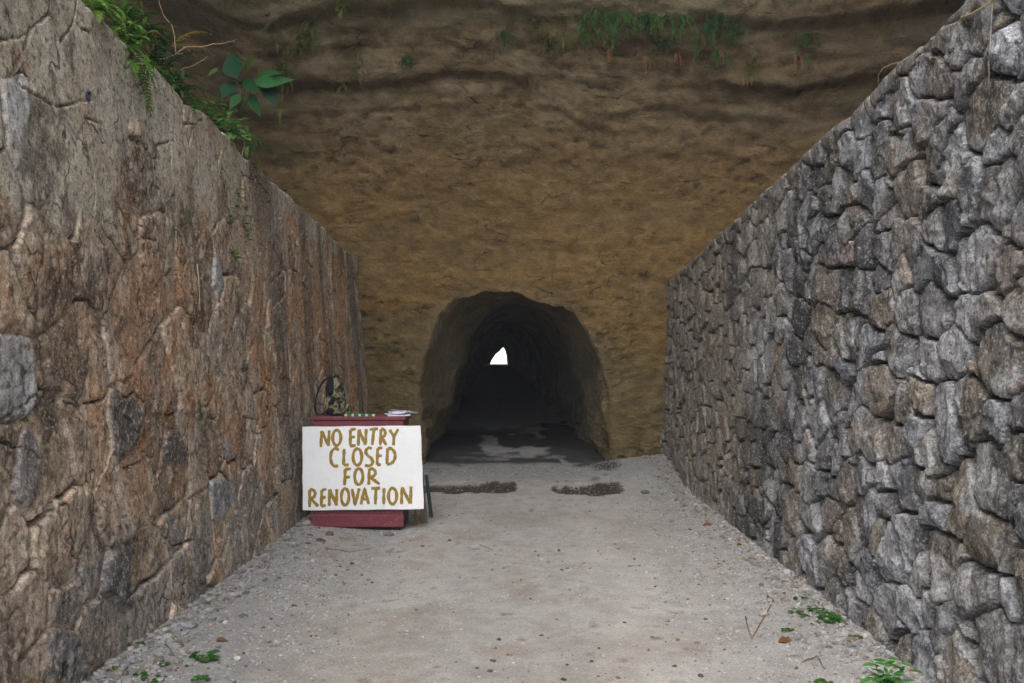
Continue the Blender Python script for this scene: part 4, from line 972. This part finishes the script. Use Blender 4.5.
# weeds on the path
def weed(px, py, r, n, label, col=(.04, .17, .025), tall=.5):
    b = on_ground(px, py); m = MB(); ms = MB(); o = empty('weed', b); tag(o, label, 'weed', 'weeds on the gravel')
    for i in range(n):
        a = i*2.4+rs.random(); q = r*math.sqrt((i+.6)/n); p = Vector((math.cos(a)*q, math.sin(a)*q, r*tall*rs.uniform(.3, 1)))
        ms.tube([Vector((0, 0, -.01)), p*.6+Vector((0, 0, .004)), p], .0016, .001, 4, (.07, .12, .03)); k = rs.uniform(.7, 1.3)
        for e_ in range(3):
            a2 = a+(e_-1)*1.1; m.leaf(p, (math.cos(a2), math.sin(a2), .15), (0, -.3, 1), r*.42+.008, r*.32+.006, .2, .2, tuple(c_*k for c_ in col), (.2, .8, 1, .85, .4, .03))
    ms.build('stem', M_TWIG, o); m.build('leaves', M_LEAF, o)
WEEDS = [(206, 659, .065, 10, 'largest leafy weed on the gravel left of the path'), (187.4, 598, .045, 7, 'green weed at the foot of the left wall, farther of two'), (184.6, 607.5, .022, 4, 'tiny weed just in front of the farther wall-foot weed'), (135, 646, .05, 7, 'three-lobed weed touching the dark stone at the left wall foot'),
 (165, 665, .025, 4, 'small flat weed left of the largest leafy weed'), (141, 676, .035, 4, 'sparse low weed near the lower left corner'), (151, 681, .04, 4, 'weed cut by the lower edge, near the left corner'), (163, 677.5, .022, 3, 'speck of green weed between two low weeds'), (203, 680, .05, 5, 'thin low weed right below the largest leafy weed'), (208, 603, .025, 4, 'yellowish small weed on the gravel past the wall-foot weed'), (113, 671, .03, 4, 'yellowish weed closest to the left wall'),
 (827, 619, .07, 14, 'largest weed patch on the gravel before the rubble wall'), (846, 617, .042, 8, 'bright weed close against the rubble wall foot'), (813.5, 610, .045, 8, 'weed just behind the largest patch on the right'), (802.5, 615, .035, 6, 'weed at the left edge of the largest patch on the right'), (793.5, 611, .035, 6, 'small weed left of the right-hand weed patch'), (797.6, 598, .035, 6, 'farthest weed on the right side of the path'), (814, 622, .025, 5, 'small weed in front of the largest patch on the right'), (784.5, 629, .03, 6, 'lone weed beside the orange dead leaf'), (852, 636, .035, 5, 'dull weed near the rubble wall between patch and grassy plant'), (820, 681, .035, 6, 'weed cut by the lower edge on the right side')]
for (px, py, r, n, lab) in WEEDS: weed(px, py, r, n, lab, (.12, .14, .03) if 'yellow' in lab or 'dull' in lab else (.035, .12, .022))
b = on_ground(878, 684); tips = [(884, 656), (896, 660), (871, 660), (905, 668), (890, 672), (866, 676), (900, 678)]
st_l = [[b, b.lerp(at(tx, ty, b.y-.05), .55)+Vector((0, 0, .02)), at(tx, ty, b.y-.05)] for tx, ty in tips]
leafy('grassy_plant', b, st_l, (.065, .022, (.05, .19, .03), 6, .3), 'taller grassy green plant at the rubble wall foot, lower right', 'plant', r=.002)

# dead leaves and twigs on the ground
def dead_leaf(px, py, L, rz, label, col=(.17, .08, .035)):
    b = on_ground(px, py)+Vector((0, 0, .008)); m = MB(); m.leaf(b, (math.cos(rz), math.sin(rz), .12), (.2, -.5, 1), L, L*.5, .25, .5, col)
    return tag(m.build('dead_leaf', M_LEAF), label, 'leaf', 'dead leaves on the path')
DL = [(776, 641, .10, .2, 'orange dead leaf lying near the lone right-hand weed'), (216, 641, .07, 0, 'rust-brown curled leaf near the largest leafy weed'), (291, 607, .05, .5, 'small brown leaf mid-path in front of the box'), (673, 501, .09, .3, 'orange-brown leaf near the far end of the rubble wall'), (702, 525, .11, -.4, 'dark russet leaf along the rubble wall foot'), (640, 493, .08, .4, 'brown leaf by the end of the right-hand ditch'), (316, 541, .09, .3, 'reddish leaf flat on the path before the box'), (350, 565, .07, 1, 'brown leaf left of centre on the path'), (735, 545, .07, .2, 'brown leaf by the middle of the rubble wall foot'), (345, 585, .05, 2, 'tiny brown leaf near the left path edge'), (765, 597, .05, .8, 'brown leaf beyond the forked twig')]
for a_ in DL: dead_leaf(*a_)
def gtwig(pts, r, lab, col=(.13, .09, .06)):
    P = [on_ground(*q)+Vector((0, 0, .006)) for q in pts]; return twig(P, r, col, lab)
o = empty('forked_twig', on_ground(750, 638)); tag(o, 'forked V-shaped dry twig lying on the right of the path', 'twig', 'dry twigs and stems')
for pts in ([(744, 616), (746, 626), (750, 638)], [(750, 638), (760, 620), (769, 605), (772, 599)]):
    m = MB(); m.tube([on_ground(*q)+Vector((0, 0, .008))-o.location for q in pts], .004, .003, 5, (.15, .11, .08)); m.build('branch', M_TWIG, o)
gtwig([(255, 545), (262, 552), (266, 565)], .004, 'dark twig on the path edge left of the box foot')
gtwig([(325, 548), (350, 552), (372, 548)], .005, 'reddish brown twig lying across the path before the box', (.18, .1, .07))
gtwig([(480, 545), (494, 550)], .003, 'short dark twig in the middle of the path')
gtwig([(800, 660), (815, 655), (822, 668)], .004, 'bent twig on gravel left of the grassy plant')
gtwig([(160, 640), (170, 648), (175, 656)], .003, 'thin twig on gravel near the three-lobed weed', (.12, .1, .08))

# moss cushions at the foot of the rock face
for (px, py, r, lab) in ((637, 463, .05, 'small dark moss cushion on the rock beside the tunnel mouth'), (655, 470, .085, 'larger dark moss cushion low on the rock by the rubble wall'), (629, 468, .04, 'smallest moss cushion nearest the tunnel mouth')):
    p = at(px, py, 13.95); p, nrm = hit(T_CLIFF, px, py); m = MB()
    for k in range(90):
        d_ = Vector((rs.gauss(0, .6), -abs(rs.gauss(0, .5)), rs.gauss(0, .45))); q = p + Vector((d_.x*r*.6, d_.y*.03, d_.z*r*.45))
        m.leaf(q, (rs.uniform(-1, 1), -.6, rs.uniform(-.3, 1)), (0, -.4, 1), .04, .02, .3, .2, (.03, .05, .015))
    tag(m.build('moss_cushion', M_LEAF), lab, 'moss', 'moss at the rock foot')

# ------------------------------------------------------------------ thin haze added to lift the tunnel's black to blue-grey
V = [(x, y, z) for z in (-1.12, 21.0) for y in (-310, 310) for x in (-310, 310)]
hm = bpy.data.materials.new('added_haze'); hm.use_nodes = True; t = hm.node_tree; t.nodes.clear()
pv = N(t, 'ShaderNodeVolumePrincipled'); pv.inputs['Density'].default_value = .0012; pv.inputs['Color'].default_value = (.80, .88, 1.0, 1)
ou = N(t, 'ShaderNodeOutputMaterial'); t.links.new(pv.outputs[0], ou.inputs['Volume'])
hz = new_mesh('added_haze', V, [(0, 2, 3, 1), (4, 5, 7, 6), (0, 1, 5, 4), (2, 6, 7, 3), (0, 4, 6, 2), (1, 3, 7, 5)], hm, smooth=False); tag(hz, kind='stuff')
S.cycles.volume_bounces = 2
